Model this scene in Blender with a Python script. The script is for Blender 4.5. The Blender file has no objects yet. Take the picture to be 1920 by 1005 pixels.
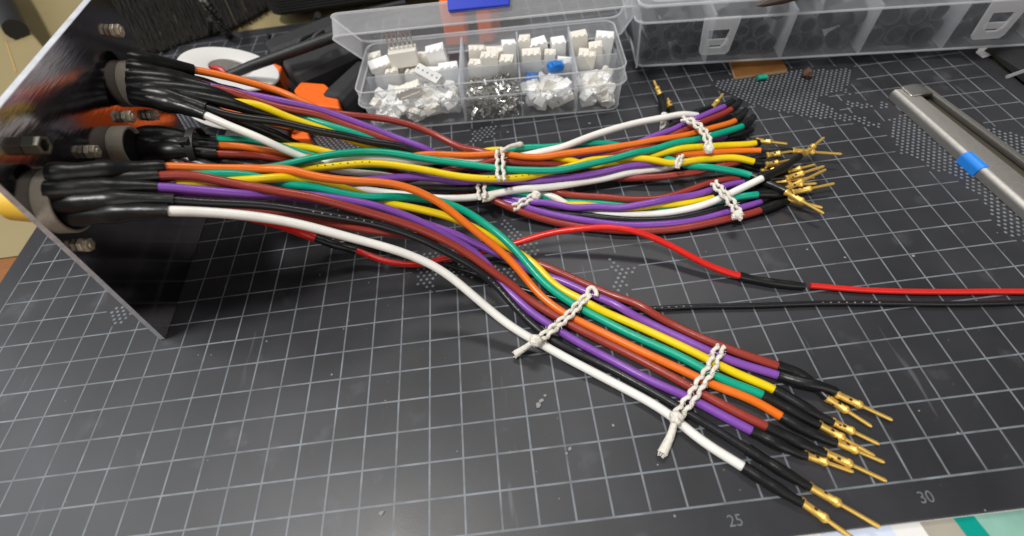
import bpy, math, random
import numpy as np
from mathutils import Vector, Matrix, noise
random.seed(7)
rng = np.random.default_rng(7)
S = 0.01                                   # the scene is laid out in centimetres, built in metres
scene = bpy.context.scene
COL = scene.collection

# ------------------------------------------------------------------ camera
FPX, CX, CY = 892.157, 960.0, 502.5        # focal length and centre in photo pixels (1920 x 1005)
ROT = np.array([[0.99175943, -0.09787243, -0.08266937],
                [-0.12775291, -0.80393910, -0.58082796],
                [-0.00961410, 0.58660285, -0.80981767]])
CAM = np.array([20.26402, -1.84146, 14.43359])
cd = bpy.data.cameras.new('camera'); cam = bpy.data.objects.new('camera', cd); COL.objects.link(cam)
cd.sensor_width = 36; cd.lens = FPX / 1920 * 36; cd.clip_start = 0.005; cd.clip_end = 20
r_, d_, f_ = ROT
cam.matrix_world = Matrix(((r_[0], -d_[0], -f_[0], CAM[0]*S), (r_[1], -d_[1], -f_[1], CAM[1]*S),
                           (r_[2], -d_[2], -f_[2], CAM[2]*S), (0, 0, 0, 1)))
cd.dof.use_dof = True; cd.dof.focus_distance = 0.165; cd.dof.aperture_fstop = 10
scene.camera = cam

# ------------------------------------------------------------------ world, lamps, exposure
w = bpy.data.worlds.new('World'); scene.world = w; w.use_nodes = True
w.node_tree.nodes['Background'].inputs[0].default_value = (1.0, 0.97, 0.93, 1)
w.node_tree.nodes['Background'].inputs[1].default_value = 0.10
def lamp(name, loc, target, sx, sy, power, color):
    l = bpy.data.lights.new(name, 'AREA'); l.shape = 'RECTANGLE'; l.size = sx*S; l.size_y = sy*S
    l.energy = power; l.color = color
    o = bpy.data.objects.new(name, l); COL.objects.link(o); o.location = Vector(loc)*S
    o.rotation_euler = (Vector(target)-Vector(loc)).to_track_quat('-Z', 'Y').to_euler()
    return o
lamp('ceiling_lamp', (-22, -4, 132), (12, 9, 0), 28, 12, 16.0, (1.0, 0.98, 0.945))
lamp('room_sheen_fill', (-100, 16, 98), (8, 4, 0), 95, 105, 9.5, (0.92, 0.965, 1.0))  # added for the mat's sheen, standing in for a bright wall and ceiling
lamp('back_fill', (45, 75, 120), (24, 14, 0), 60, 14, 5.0, (1.0, 0.98, 0.945))  # added fill for wire highlights and the panel's right-hand face
lamp('front_fill', (55, -95, 55), (12, 10, 2), 110, 70, 4.0, (1.0, 0.975, 0.94))  # added fill, standing in for the bright room behind the camera
scene.view_settings.view_transform = 'Standard'; scene.view_settings.look = 'None'
scene.view_settings.exposure = 0.0; scene.view_settings.gamma = 1.0
scene.view_settings.use_curve_mapping = False
scene.cycles.use_denoising = True
scene.cycles.max_bounces = 14; scene.cycles.transparent_max_bounces = 24
scene.cycles.caustics_reflective = False; scene.cycles.caustics_refractive = False

# ------------------------------------------------------------------ geometry helpers
def ray(x, y):
    v = np.array([(x-CX)/FPX, (y-CY)/FPX, 1.0]); v = ROT.T @ v
    return v/np.linalg.norm(v)
def at(x, y, z=0.0):                       # the point at height z seen at a photo pixel
    d = ray(x, y); return CAM + d*((z-CAM[2])/d[2])
PC = np.array([7.32, 7.43, 0.02]); ph, th = 1.598, 0.156
PD = np.array([math.cos(ph), math.sin(ph), 0]); _h = np.array([math.sin(ph), -math.cos(ph), 0])
PU = np.array([0, 0, 1.0])*math.cos(th) + _h*math.sin(th); PN = np.cross(PD, PU)
def pl(d, u, o): return PC + d*PD + u*PU + o*PN
def onpl(x, y, o):
    d = ray(x, y); return CAM + d*(((PC+PN*o-CAM) @ PN)/(d @ PN))
def unit(v): v = np.asarray(v, float); return v/max(np.linalg.norm(v), 1e-9)
def basis(t):
    t = unit(t); a = np.array([0, 0, 1.0]) if abs(t[2]) < .9 else np.array([1.0, 0, 0])
    u = unit(np.cross(a, t)); return t, u, np.cross(t, u)

class MB:
    def __init__(s): s.v = []; s.f = []; s.m = []; s.cur = 0; s.sharp = False
    def face(s, idx): s.f.append(tuple(idx)); s.m.append(s.cur)
    def verts(s, vs):
        b = len(s.v); s.v.extend([tuple(map(float, q)) for q in vs]); return b
    def tube(s, path, rad, n=12, caps=True, squash=None):
        P = np.asarray(path, float); k = len(P)
        R = np.full(k, rad, float) if np.isscalar(rad) else np.asarray(rad, float)
        T = np.gradient(P, axis=0); t, u, v = basis(T[0]); rings = []
        for i in range(k):
            t = unit(T[i]); u = unit(u - t*(u @ t)); v = np.cross(t, u)
            a = np.arange(n)*2*math.pi/n
            rings.append(s.verts([P[i] + R[i]*(math.cos(q)*u + math.sin(q)*v) for q in a]))
        for i in range(k-1):
            for j in range(n):
                j2 = (j+1) % n
                s.face((rings[i]+j, rings[i]+j2, rings[i+1]+j2, rings[i+1]+j))
        if caps:
            s.face([rings[0]+j for j in range(n)][::-1]); s.face([rings[-1]+j for j in range(n)])
    def lathe(s, o, axis, prof, n=24, closed=False):
        t, u, v = basis(axis); o = np.asarray(o, float); rings = []
        for (r, h) in prof:
            rings.append(s.verts([o + t*h + r*(math.cos(q)*u + math.sin(q)*v) for q in np.arange(n)*2*math.pi/n]))
        m = len(prof)
        for i in range(m if closed else m-1):
            a, b = rings[i], rings[(i+1) % m]
            for j in range(n):
                j2 = (j+1) % n; s.face((a+j, a+j2, b+j2, b+j))
        if not closed:
            if prof[0][0] > 1e-6: s.face([rings[0]+j for j in range(n)][::-1])
            if prof[-1][0] > 1e-6: s.face([rings[-1]+j for j in range(n)])
    def box(s, o, ex, ey, ez):             # corner o and three edge vectors
        o, ex, ey, ez = (np.asarray(q, float) for q in (o, ex, ey, ez))
        b = s.verts([o, o+ex, o+ex+ey, o+ey, o+ez, o+ex+ez, o+ex+ey+ez, o+ey+ez])
        for q in ((0, 3, 2, 1), (4, 5, 6, 7), (0, 1, 5, 4), (1, 2, 6, 5), (2, 3, 7, 6), (3, 0, 4, 7)):
            s.face([b+i for i in q])
    def prism(s, pts, h):                  # polygon of 3-D points extruded by vector h
        pts = [np.asarray(q, float) for q in pts]; h = np.asarray(h, float); n = len(pts)
        b = s.verts(pts + [q+h for q in pts])
        s.face([b+i for i in range(n)][::-1]); s.face([b+n+i for i in range(n)])
        for i in range(n):
            j = (i+1) % n; s.face((b+i, b+j, b+n+j, b+n+i))
    def loft(s, rings, close_ends=True):   # equal-length closed rings
        n = len(rings[0]); bs = [s.verts(r) for r in rings]
        for a, b in zip(bs, bs[1:]):
            for j in range(n):
                j2 = (j+1) % n; s.face((a+j, a+j2, b+j2, b+j))
        if close_ends:
            s.face([bs[0]+j for j in range(n)][::-1]); s.face([bs[-1]+j for j in range(n)])
    def build(s, name, mats, parent=None, smooth=False, bevel=0, seg=2, angle=40):
        me = bpy.data.meshes.new(name)
        org = Vector((0, 0, 0)) if parent is None else wloc(parent)
        if parent is None and s.v:
            a = np.array(s.v); org = Vector((a[:, 0].mean(), a[:, 1].mean(), a[:, 2].min()))*S
        me.from_pydata([Vector(q)*S - org for q in s.v], [], s.f)
        for m in (mats if isinstance(mats, (list, tuple)) else [mats]): me.materials.append(m)
        me.polygons.foreach_set('material_index', s.m)
        if smooth: me.polygons.foreach_set('use_smooth', [True]*len(s.f))
        me.update()
        if smooth: me.set_sharp_from_angle(angle=math.radians(angle))
        o = bpy.data.objects.new(name, me); COL.objects.link(o)
        if parent is None: o.location = org
        else: o.parent = parent
        if bevel:
            b = o.modifiers.new('bevel', 'BEVEL'); b.width = bevel*S; b.segments = seg; b.limit_method = 'ANGLE'
            b.angle_limit = math.radians(35); b.harden_normals = False
        return o
def wloc(o):
    l = Vector((0, 0, 0))
    while o is not None: l = l + o.location; o = o.parent
    return l
def thing(name, label, cat, loc, group=None):
    o = bpy.data.objects.new(name, None); COL.objects.link(o); o.location = Vector(np.asarray(loc, float))*S
    o.empty_display_size = 0.01
    tag(o, label, cat, group); return o
def tag(o, label=None, cat=None, group=None, kind=None):
    if label: o['label'] = label
    if cat: o['category'] = cat
    if group: o['group'] = group
    if kind: o['kind'] = kind
    return o

# ------------------------------------------------------------------ materials
def mat(name, color, rough=.5, metal=0., spec=.5, bump=0., bscale=60., var=0., vscale=8., coat=0., alpha=1., trans=0., ior=1.45, stretch=None, rvar=0.):
    m = bpy.data.materials.new(name); m.use_nodes = True; nt = m.node_tree; b = nt.nodes['Principled BSDF']
    b.inputs['Base Color'].default_value = (*color, 1); b.inputs['Roughness'].default_value = rough
    b.inputs['Metallic'].default_value = metal; b.inputs['Specular IOR Level'].default_value = spec
    b.inputs['Coat Weight'].default_value = coat; b.inputs['IOR'].default_value = ior
    b.inputs['Transmission Weight'].default_value = trans; b.inputs['Alpha'].default_value = alpha
    if bump or var or rvar:
        tc = nt.nodes.new('ShaderNodeTexCoord'); mp = nt.nodes.new('ShaderNodeMapping')
        nt.links.new(tc.outputs['Object'], mp.inputs[0])
        if stretch: mp.inputs['Scale'].default_value = stretch
    if bump:
        n = nt.nodes.new('ShaderNodeTexNoise'); n.inputs['Scale'].default_value = bscale*100; n.inputs['Detail'].default_value = 4
        bp = nt.nodes.new('ShaderNodeBump'); bp.inputs['Strength'].default_value = bump; bp.inputs['Distance'].default_value = .0006
        nt.links.new(mp.outputs[0], n.inputs['Vector']); nt.links.new(n.outputs[0], bp.inputs['Height']); nt.links.new(bp.outputs[0], b.inputs['Normal'])
    if var:
        n2 = nt.nodes.new('ShaderNodeTexNoise'); n2.inputs['Scale'].default_value = vscale*100; n2.inputs['Detail'].default_value = 5
        mr = nt.nodes.new('ShaderNodeMapRange'); mr.inputs[3].default_value = 1-var; mr.inputs[4].default_value = 1+var
        mx = nt.nodes.new('ShaderNodeVectorMath'); mx.operation = 'SCALE'; mx.inputs[0].default_value = color
        nt.links.new(mp.outputs[0], n2.inputs['Vector']); nt.links.new(n2.outputs[0], mr.inputs[0])
        nt.links.new(mr.outputs[0], mx.inputs['Scale']); nt.links.new(mx.outputs[0], b.inputs['Base Color'])
    if rvar:
        n3 = nt.nodes.new('ShaderNodeTexNoise'); n3.inputs['Scale'].default_value = vscale*130; n3.inputs['Detail'].default_value = 6
        m3 = nt.nodes.new('ShaderNodeMapRange'); m3.inputs[3].default_value = max(0, rough-rvar); m3.inputs[4].default_value = rough+rvar
        nt.links.new(mp.outputs[0], n3.inputs['Vector']); nt.links.new(n3.outputs[0], m3.inputs[0]); nt.links.new(m3.outputs[0], b.inputs['Roughness'])
    return m
def frosted(name, color, clear, rough=.25, bump=.08, edge=.3):   # thin clear or milky plastic
    m = bpy.data.materials.new(name); m.use_nodes = True; nt = m.node_tree; b = nt.nodes['Principled BSDF']
    b.inputs['Base Color'].default_value = (*color, 1); b.inputs['Roughness'].default_value = rough
    b.inputs['Specular IOR Level'].default_value = .6
    tr = nt.nodes.new('ShaderNodeBsdfTransparent'); tr.inputs[0].default_value = (.97, .975, .98, 1)
    mx = nt.nodes.new('ShaderNodeMixShader'); out = nt.nodes['Material Output']
    fr = nt.nodes.new('ShaderNodeLayerWeight'); fr.inputs[0].default_value = .35
    mr = nt.nodes.new('ShaderNodeMapRange'); mr.inputs[3].default_value = clear; mr.inputs[4].default_value = clear*edge
    tc = nt.nodes.new('ShaderNodeTexCoord'); n = nt.nodes.new('ShaderNodeTexNoise'); n.inputs['Scale'].default_value = 900
    bp = nt.nodes.new('ShaderNodeBump'); bp.inputs['Strength'].default_value = bump; bp.inputs['Distance'].default_value = .0004
    nt.links.new(tc.outputs['Object'], n.inputs['Vector']); nt.links.new(n.outputs[0], bp.inputs['Height']); nt.links.new(bp.outputs[0], b.inputs['Normal'])
    nt.links.new(fr.outputs['Facing'], mr.inputs[0]); nt.links.new(mr.outputs[0], mx.inputs[0])
    tl = nt.nodes.new('ShaderNodeBsdfTranslucent'); tl.inputs[0].default_value = (*color, 1); m2 = nt.nodes.new('ShaderNodeMixShader'); m2.inputs[0].default_value = .55
    nt.links.new(b.outputs[0], m2.inputs[1]); nt.links.new(tl.outputs[0], m2.inputs[2])
    nt.links.new(m2.outputs[0], mx.inputs[1]); nt.links.new(tr.outputs[0], mx.inputs[2]); nt.links.new(mx.outputs[0], out.inputs[0])
    return m
def wiremat(name, c): return mat(name, c, rough=.28, spec=.5, bump=.10, bscale=4, var=.16, vscale=1.3, rvar=.13)
M = dict(
    organiserclear=frosted('clear_organiser_wall', (.82, .86, .91), .92, rough=.15, bump=.03, edge=.5),
    lidclear=frosted('clear_lid_top', (.86, .87, .90), .955, rough=.12, edge=.82),
    orange=wiremat('orange_insulation', (.74, .155, .012)), brown=wiremat('brown_insulation', (.27, .036, .024)),
    purple=wiremat('purple_insulation', (.20, .065, .36)), teal=wiremat('teal_insulation', (.0, .33, .205)),
    yellow=wiremat('yellow_insulation', (.78, .56, .004)), white=wiremat('white_insulation', (.78, .76, .71)),
    black=wiremat('black_insulation', (.012, .012, .013)), red=wiremat('red_insulation', (.64, .018, .012)),
    shrink=mat('heat_shrink', (.008, .008, .0085), rough=.34, bump=.8, bscale=1.1, rvar=.10, vscale=1),
    gold=mat('gold_plating', (.95, .62, .15), rough=.42, metal=.72, bump=.08, bscale=6),
    thread=mat('waxed_thread', (.74, .70, .62), rough=.75, bump=.9, bscale=16, var=.22, vscale=9),
    steel=mat('nickel_steel', (.42, .40, .37), rough=.32, metal=1, bump=.1, bscale=5, var=.1),
    brass=mat('dull_nut_metal', (.55, .49, .37), rough=.45, metal=.4, bump=.1, bscale=5),
    tool=mat('stainless_tool', (.44, .42, .39), rough=.55, metal=1, bump=.12, bscale=3, var=.06, rvar=.08),
    toolin=mat('tool_inside', (.10, .09, .065), rough=.6, metal=.3, var=.15, vscale=2),
    blue=mat('blue_sleeve', (.02, .23, .75), rough=.4, bump=.1, bscale=3),
    potting=mat('grey_connector_shell', (.30, .27, .22), rough=.65, bump=.3, bscale=8, var=.18, vscale=5),
    blackplastic=mat('black_plastic', (.016, .016, .017), rough=.5, bump=.25, bscale=20, var=.2),
    blacktexture=mat('textured_black_plastic', (.022, .022, .024), rough=.55, bump=.6, bscale=30, var=.2, vscale=20),
    orangeplastic=mat('orange_plastic', (.80, .13, .012), rough=.42, bump=.1, bscale=6, var=.05),
    whiteplastic=mat('white_plastic', (.74, .73, .71), rough=.4, bump=.05, bscale=4, var=.03),
    nylon=mat('natural_nylon', (.80, .76, .68), rough=.45, var=.06, vscale=3),
    nyloncool=mat('white_nylon', (.90, .89, .87), rough=.42, var=.05, vscale=3),
    tin=mat('tin_terminal', (.62, .60, .56), rough=.28, metal=1),
    brightblue=mat('blue_nylon', (.01, .19, .62), rough=.4),
    cobalt=mat('cobalt_latch', (.018, .045, .50), rough=.35, var=.05),
    clear=frosted('clear_polypropylene', (.90, .91, .93), .90),
    milky=frosted('milky_polypropylene', (.84, .86, .90), .72),
    rim=frosted('thick_plastic_edge', (.86, .87, .89), .60),
    latchclear=frosted('latch_plastic', (.86, .86, .88), .66),
    redthread=mat('red_plastic_red', (.45, .02, .015), rough=.4),
    pcb=mat('phenolic_board', (.15, .062, .014), rough=.4, var=.15, vscale=2), pcbedge=mat('board_edge', (.45, .30, .16), rough=.8),
    wood=mat('orange_wood', (.22, .08, .013), rough=.45, var=.25, vscale=1.2, stretch=(1, 6, 1)),
    beige=mat('beige_board', (.25, .20, .095), rough=.6, bump=.1, bscale=3, var=.05, vscale=.6),
    tan=mat('tan_card', (.44, .28, .10), rough=.7, var=.06),
    yellowplastic=mat('yellow_plastic', (.72, .44, .05), rough=.4), olive=mat('olive_plastic', (.10, .085, .02), rough=.5),
    bristle=mat('dark_bristle', (.012, .009, .007), rough=.6), palebristle=mat('pale_bristle', (.13, .10, .07), rough=.45),
    paper=mat('white_paper', (.72, .70, .68), rough=.7, var=.03),
    tealprint=mat('teal_print', (.0, .27, .21), rough=.35), greenprint=mat('green_print', (.22, .40, .33), rough=.35, var=.5, vscale=.9),
    tanprint=mat('tan_print', (.36, .33, .27), rough=.35, var=.2, vscale=.8), bluewhite=mat('bluish_white_paper', (.60, .66, .80), rough=.3),
    crumb=mat('brown_crumb', (.10, .055, .035), rough=.8, bump=.6, bscale=10, var=.3, vscale=8),
    dust=mat('dust', (.24, .235, .23), rough=.9), print=mat('white_print', (.20, .205, .21), rough=.6),
    tube=mat('black_shrink_tube', (.026, .030, .036), rough=.45, spec=.5),
)
# cutting mat: black vinyl, slightly glossy, scuffed
def matte_mat():
    m = bpy.data.materials.new('black_mat_vinyl'); m.use_nodes = True; nt = m.node_tree; b = nt.nodes['Principled BSDF']
    L = nt.links.new; N = nt.nodes.new
    tc = N('ShaderNodeTexCoord')
    def noise_(sc, det=5, stretch=None, rough=.55):
        n = N('ShaderNodeTexNoise'); n.inputs['Scale'].default_value = sc; n.inputs['Detail'].default_value = det; n.inputs['Roughness'].default_value = rough
        src = tc.outputs['Object']
        if stretch:
            mp = N('ShaderNodeMapping'); mp.inputs['Scale'].default_value = stretch[:3]; mp.inputs['Rotation'].default_value = (0, 0, stretch[3]); L(src, mp.inputs[0]); src = mp.outputs[0]
        L(src, n.inputs['Vector']); return n.outputs[0]
    def ramp(x, a, c, lo, hi):
        r = N('ShaderNodeMapRange'); r.inputs[1].default_value = a; r.inputs[2].default_value = c; r.inputs[3].default_value = lo; r.inputs[4].default_value = hi
        L(x, r.inputs[0]); return r.outputs[0]
    def add(x, y):
        q = N('ShaderNodeMath'); L(x, q.inputs[0]); L(y, q.inputs[1]); return q.outputs[0]
    smear = ramp(noise_(16, 6), .42, .75, 0, .020)
    smudge = ramp(noise_(60, 5), .62, .76, 0, .03)
    scr1 = ramp(noise_(220, 2, (1, .10, 1, .5)), .72, .77, 0, .05)
    scr2 = ramp(noise_(260, 2, (1, .08, 1, -.9)), .73, .78, 0, .045)
    speck = ramp(noise_(900, 1), .80, .84, 0, .10)
    v = add(add(add(add(smear, smudge), scr1), scr2), speck)
    vb = N('ShaderNodeMath'); vb.inputs[1].default_value = .018; L(v, vb.inputs[0])
    cc = N('ShaderNodeCombineColor'); mul = N('ShaderNodeMath'); mul.operation = 'MULTIPLY'; mul.inputs[1].default_value = .98; L(vb.outputs[0], mul.inputs[0])
    L(vb.outputs[0], cc.inputs[0]); L(mul.outputs[0], cc.inputs[1]); bl_ = N('ShaderNodeMath'); bl_.operation = 'MULTIPLY'; bl_.inputs[1].default_value = 1.15; L(vb.outputs[0], bl_.inputs[0]); L(bl_.outputs[0], cc.inputs[2]); L(cc.outputs[0], b.inputs['Base Color'])
    L(add(ramp(noise_(30, 6), .3, .7, .34, .43), ramp(noise_(7, 3), .3, .7, 0, .05)), b.inputs['Roughness'])
    b.inputs['Specular IOR Level'].default_value = .5
    bp = N('ShaderNodeBump'); bp.inputs['Strength'].default_value = .12; bp.inputs['Distance'].default_value = .0003
    L(noise_(3500, 3), bp.inputs['Height']); L(bp.outputs[0], b.inputs['Normal'])
    return m
M['mat'] = matte_mat()
M['matprint'] = mat('grey_mat_print', (.140, .155, .172), rough=.5, var=.85, vscale=1.6)
M['dotprint'] = mat('grey_dot_print', (.16, .173, .19), rough=.5, var=.6, vscale=1.6)
def panel_face():
    m = bpy.data.materials.new('brushed_dark_metal'); m.use_nodes = True; nt = m.node_tree; b = nt.nodes['Principled BSDF']; L = nt.links.new
    b.inputs['Metallic'].default_value = 1; b.inputs['Base Color'].default_value = (.36, .335, .36, 1)
    tc = nt.nodes.new('ShaderNodeTexCoord'); mp = nt.nodes.new('ShaderNodeMapping'); mp.inputs['Scale'].default_value = (30, 2.5, 30)
    n = nt.nodes.new('ShaderNodeTexNoise'); n.inputs['Scale'].default_value = 60; n.inputs['Detail'].default_value = 6
    L(tc.outputs['Object'], mp.inputs[0]); L(mp.outputs[0], n.inputs['Vector'])
    r = nt.nodes.new('ShaderNodeMapRange'); r.inputs[3].default_value = .07; r.inputs[4].default_value = .14; L(n.outputs[0], r.inputs[0]); L(r.outputs[0], b.inputs['Roughness'])
    bp = nt.nodes.new('ShaderNodeBump'); bp.inputs['Strength'].default_value = .07; bp.inputs['Distance'].default_value = .0003; L(n.outputs[0], bp.inputs['Height']); L(bp.outputs[0], b.inputs['Normal'])
    return m
M['panelface'] = panel_face()
M['paneledge'] = mat('sawn_aluminium_edge', (.62, .64, .68), rough=.5, metal=.3, bump=.9, bscale=2, var=.3, vscale=2.5)
def weave(name, c, scale):
    m = mat(name, c, rough=.6); nt = m.node_tree; b = nt.nodes['Principled BSDF']; L = nt.links.new
    tc = nt.nodes.new('ShaderNodeTexCoord'); ch = nt.nodes.new('ShaderNodeTexVoronoi'); ch.inputs['Scale'].default_value = scale; ch.inputs['Randomness'].default_value = 0
    bp = nt.nodes.new('ShaderNodeBump'); bp.inputs['Strength'].default_value = 1; bp.inputs['Distance'].default_value = .001
    L(tc.outputs['Object'], ch.inputs['Vector']); L(ch.outputs['Distance'], bp.inputs['Height']); L(bp.outputs[0], b.inputs['Normal'])
    return m
M['mesh'] = weave('black_mesh_cloth', (.010, .0095, .009), 620)

# ------------------------------------------------------------------ setting: table, board, cutting mat
b = MB(); b.box((-140, -70, -3), (300, 0, 0), (0, 170, 0), (0, 0, 2.72)); tag(b.build('table', M['wood']), kind='structure')
b = MB(); b.box((-110, 12.8, -.275), (200, 0, 0), (0, 90, 0), (0, 0, .07))
tag(b.build('beige_board', M['beige']), 'beige board under the back of the black cutting mat', 'board')
mat_t = thing('cutting_mat', 'black cutting mat with a grey centimetre grid and dotted world map', 'cutting mat', (20, 14, -.2))
X0, X1, Y0, Y1 = -.85, 43.9, -.92, 29.95
def octo(x0, x1, y0, y1, c, z): return [(x0+c, y0, z), (x1-c, y0, z), (x1, y0+c, z), (x1, y1-c, z), (x1-c, y1, z), (x0+c*1.3, y1, z), (x0, y1-c*1.1, z), (x0, y0+c, z)]
b = MB(); b.prism(octo(X0, X1, Y0, Y1, .55, -.2), (0, 0, .2)); b.build('mat_sheet', M['mat'], mat_t, bevel=.03)
def inpoly(x, y, P):
    c = False; j = len(P)-1
    for i in range(len(P)):
        if (P[i][1] > y) != (P[j][1] > y) and x < (P[j][0]-P[i][0])*(y-P[i][1])/(P[j][1]-P[i][1])+P[i][0]: c = not c
        j = i
    return c
land_px = [
    [(1335, 163), (1350, 150), (1400, 140), (1500, 132), (1602, 128), (1595, 150), (1584, 165), (1600, 180), (1575, 172), (1555, 176), (1530, 184), (1548, 196), (1570, 210), (1590, 216), (1620, 220), (1640, 232), (1655, 228), (1650, 240), (1628, 238), (1600, 228), (1560, 224), (1520, 222), (1490, 214), (1450, 208), (1430, 200), (1398, 192), (1375, 178)],
    [(1588, 190), (1640, 195), (1632, 204), (1585, 199)], [(1650, 190), (1672, 195), (1668, 206), (1650, 202)],
    [(1666, 222), (1700, 214), (1760, 216), (1900, 250), (1990, 290), (1990, 430), (1900, 445), (1868, 425), (1858, 400), (1848, 385), (1838, 368), (1815, 355), (1800, 335), (1770, 322), (1745, 318), (1728, 302), (1712, 294), (1686, 288), (1680, 268), (1668, 250), (1672, 238)],
    [(575, 300), (560, 282), (600, 250), (660, 262), (720, 274), (742, 268), (760, 280), (700, 300)], [(880, 268), (885, 246), (905, 238), (930, 236), (925, 258)],
    [(330, 206), (350, 200), (370, 212), (380, 246), (355, 262), (338, 240)],
    [(776, 482), (795, 470), (850, 468), (905, 500), (960, 500), (975, 540), (940, 530), (880, 520), (815, 520), (812, 541), (782, 538)],
    [(930, 404), (955, 418), (975, 440), (1005, 450), (1012, 470), (1010, 482), (975, 480), (960, 455)],
    [(1132, 484), (1150, 482), (1165, 502), (1192, 502), (1190, 514), (1172, 520), (1180, 532), (1165, 548), (1150, 548), (1140, 535), (1158, 522), (1152, 508)],
    [(205, 586), (225, 570), (250, 592), (232, 606), (210, 606)], [(480, 245), (560, 232), (590, 255), (560, 268), (500, 262)],
]
LAND = [[tuple(at(x, y, 0)[:2]) for x, y in P] for P in land_px]
def island(cx, cy, r, seed):               # further coasts of the printed map, outside what the photo shows
    random.seed(seed); return [(cx+r*random.uniform(.6, 1.1)*math.cos(a), cy+r*.7*random.uniform(.6, 1.1)*math.sin(a)) for a in np.arange(14)*2*math.pi/14]
LAND += [island(33, 24, 4.5, 3), island(8, 22.5, 2.2, 5)]
random.seed(7)
def onland(x, y, g=0):
    if not g: return any(inpoly(x, y, P) for P in LAND)
    return any(inpoly(x+g*math.cos(a), y+g*math.sin(a), P) for P in LAND for a in np.arange(8)*math.pi/4) or onland(x, y)
b = MB(); zl = .0035; hw = .027
def strip(x0, y0, x1, y1):
    if x0 == x1: b.face([b.verts([(x0-hw, y0, zl)])+0, b.verts([(x0+hw, y0, zl)]), b.verts([(x0+hw, y1, zl)]), b.verts([(x0-hw, y1, zl)])])
    else: b.face([b.verts([(x0, y0-hw, zl+.001)]), b.verts([(x1, y0-hw, zl+.001)]), b.verts([(x1, y0+hw, zl+.001)]), b.verts([(x0, y0+hw, zl+.001)])])
GX, GY, st = 43, 29, .1
for X in range(0, GX+1):
    run = None
    for k in range(int(GY/st)+1):
        ok = X in (0, GX) or not onland(X, k*st, .17)
        if ok and run is None: run = k*st
        if (not ok or k == int(GY/st)) and run is not None:
            if k*st-run > .25: strip(X, run, X, k*st)
            run = None
for Y in range(0, GY+1):
    run = None
    for k in range(int(GX/st)+1):
        ok = Y in (0, GY) or not onland(k*st, Y, .17)
        if ok and run is None: run = k*st
        if (not ok or k == int(GX/st)) and run is not None:
            if k*st-run > .25: strip(run, Y, k*st, Y)
            run = None
b.build('printed_grid', M['matprint'], mat_t)
b = MB(); dx, dy = .225, .172
for j in range(int(30/dy)):
    for i in range(int(43/dx)):
        x, y = i*dx + (j % 2)*dx/2, j*dy
        if .2 < x < 42.8 and .2 < y < 28.8 and onland(x, y):
            q = b.verts([(x+.060*math.cos(a), y+.060*math.sin(a), .0055) for a in np.arange(6)*math.pi/3]); b.face(range(q, q+6))
tag(b.build('printed_dots', M['dotprint'], mat_t), kind='stuff')
for n in range(5, 45, 5):
    cu = bpy.data.curves.new('num', 'FONT'); cu.body = str(n); cu.size = .40*S; cu.align_x = 'CENTER'
    to = bpy.data.objects.new('num', cu); COL.objects.link(to); bpy.context.view_layer.update()
    me = bpy.data.meshes.new_from_object(to.evaluated_get(bpy.context.evaluated_depsgraph_get())); bpy.data.objects.remove(to)
    me.materials.clear(); me.materials.append(M['matprint'])
    o = bpy.data.objects.new('printed_number', me); COL.objects.link(o); o.parent = mat_t
    o.location = Vector((n+.10, -.55, .004))*S - mat_t.location

# ------------------------------------------------------------------ metal panel with three connectors
PW, PH, PT = 7.95, 8.6, .2
pt = thing('metal_panel', 'upright dark polished metal panel carrying three wired round connectors', 'panel', PC)
b = MB(); b.cur = 0
o = pl(0, 0, -PT); b.box(o, PD*PW, PU*PH, PN*PT)
b.m = [1]*6; b.m[1] = 0                     # the polished face; sawn edges
b.build('panel_plate', [M['panelface'], M['paneledge']], pt, bevel=.012, seg=1)
CON = [((.85, 6.2), .88, .40, 10), ((4.1, 5.35), .66, .46, 10), ((6.4, 6.15), .74, .42, 10)]
for (c, r, off, _) in CON:
    b = MB(); b.lathe(pl(*c, 0.003), PN, [(r*1.0, 0), (r, off-.04), (r-.03, off), (r-.08, off), (r-.10, off-.05), (r-.10, 0)], 40, closed=True)
    c_o = b.build('connector', M['potting'], pt, smooth=True)
    b = MB(); b.lathe(pl(*c, .004), PN, [(r-.105, 0), (r-.105, off-.12)], 32); b.build('connector_insert', M['blackplastic'], c_o)
    b = MB(); b.lathe(pl(*c, -PT-.003), -PN, [(r*.7, 0), (r*.7, .25), (r*.66, .27), (r*.55, .9), (r*.45, .95)], 32)
    b.build('connector_shell', M['yellowplastic'] if c[0] < 1 else M['brass'], c_o, smooth=True)
def hexnut(c, r, off, h, bolt, m):
    b = MB()
    ang = random.uniform(0, 1)
    pts = [pl(c[0]+r*math.cos(a+ang), c[1]+r*math.sin(a+ang), off) for a in np.arange(6)*math.pi/3]
    b.prism(pts, PN*h); n_ = b.build('nut', m, pt, bevel=.03)
    if bolt:
        b = MB(); b.lathe(pl(*c, off), PN, [(r*.52, 0), (r*.52, h+bolt-.03), (r*.45, h+bolt)], 16); b.build('bolt_end', M['brass'], n_, smooth=True)
for c in ((7.1, 7.6), (5.15, 5.75), (2.85, 6.2), (.33, 4.95), (6.35, 4.95)):
    hexnut(c, .205, .002, .14, 0, M['brass']); hexnut(c, .205, .148, .14, .04, M['brass'])
b = MB(); c = (1.36, 7.62); ang = .3
ring = [[pl(c[0]+rr*math.cos(a+ang), c[1]+rr*math.sin(a+ang), hh) for a in np.arange(6)*math.pi/3] for rr, hh in ((.25, .002), (.25, .42), (.16, .42), (.16, .1))]
b.loft(ring); b.build('hex_standoff', mat('dark_standoff', (.16, .16, .13), rough=.4, metal=.8), pt, bevel=.02)

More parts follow.
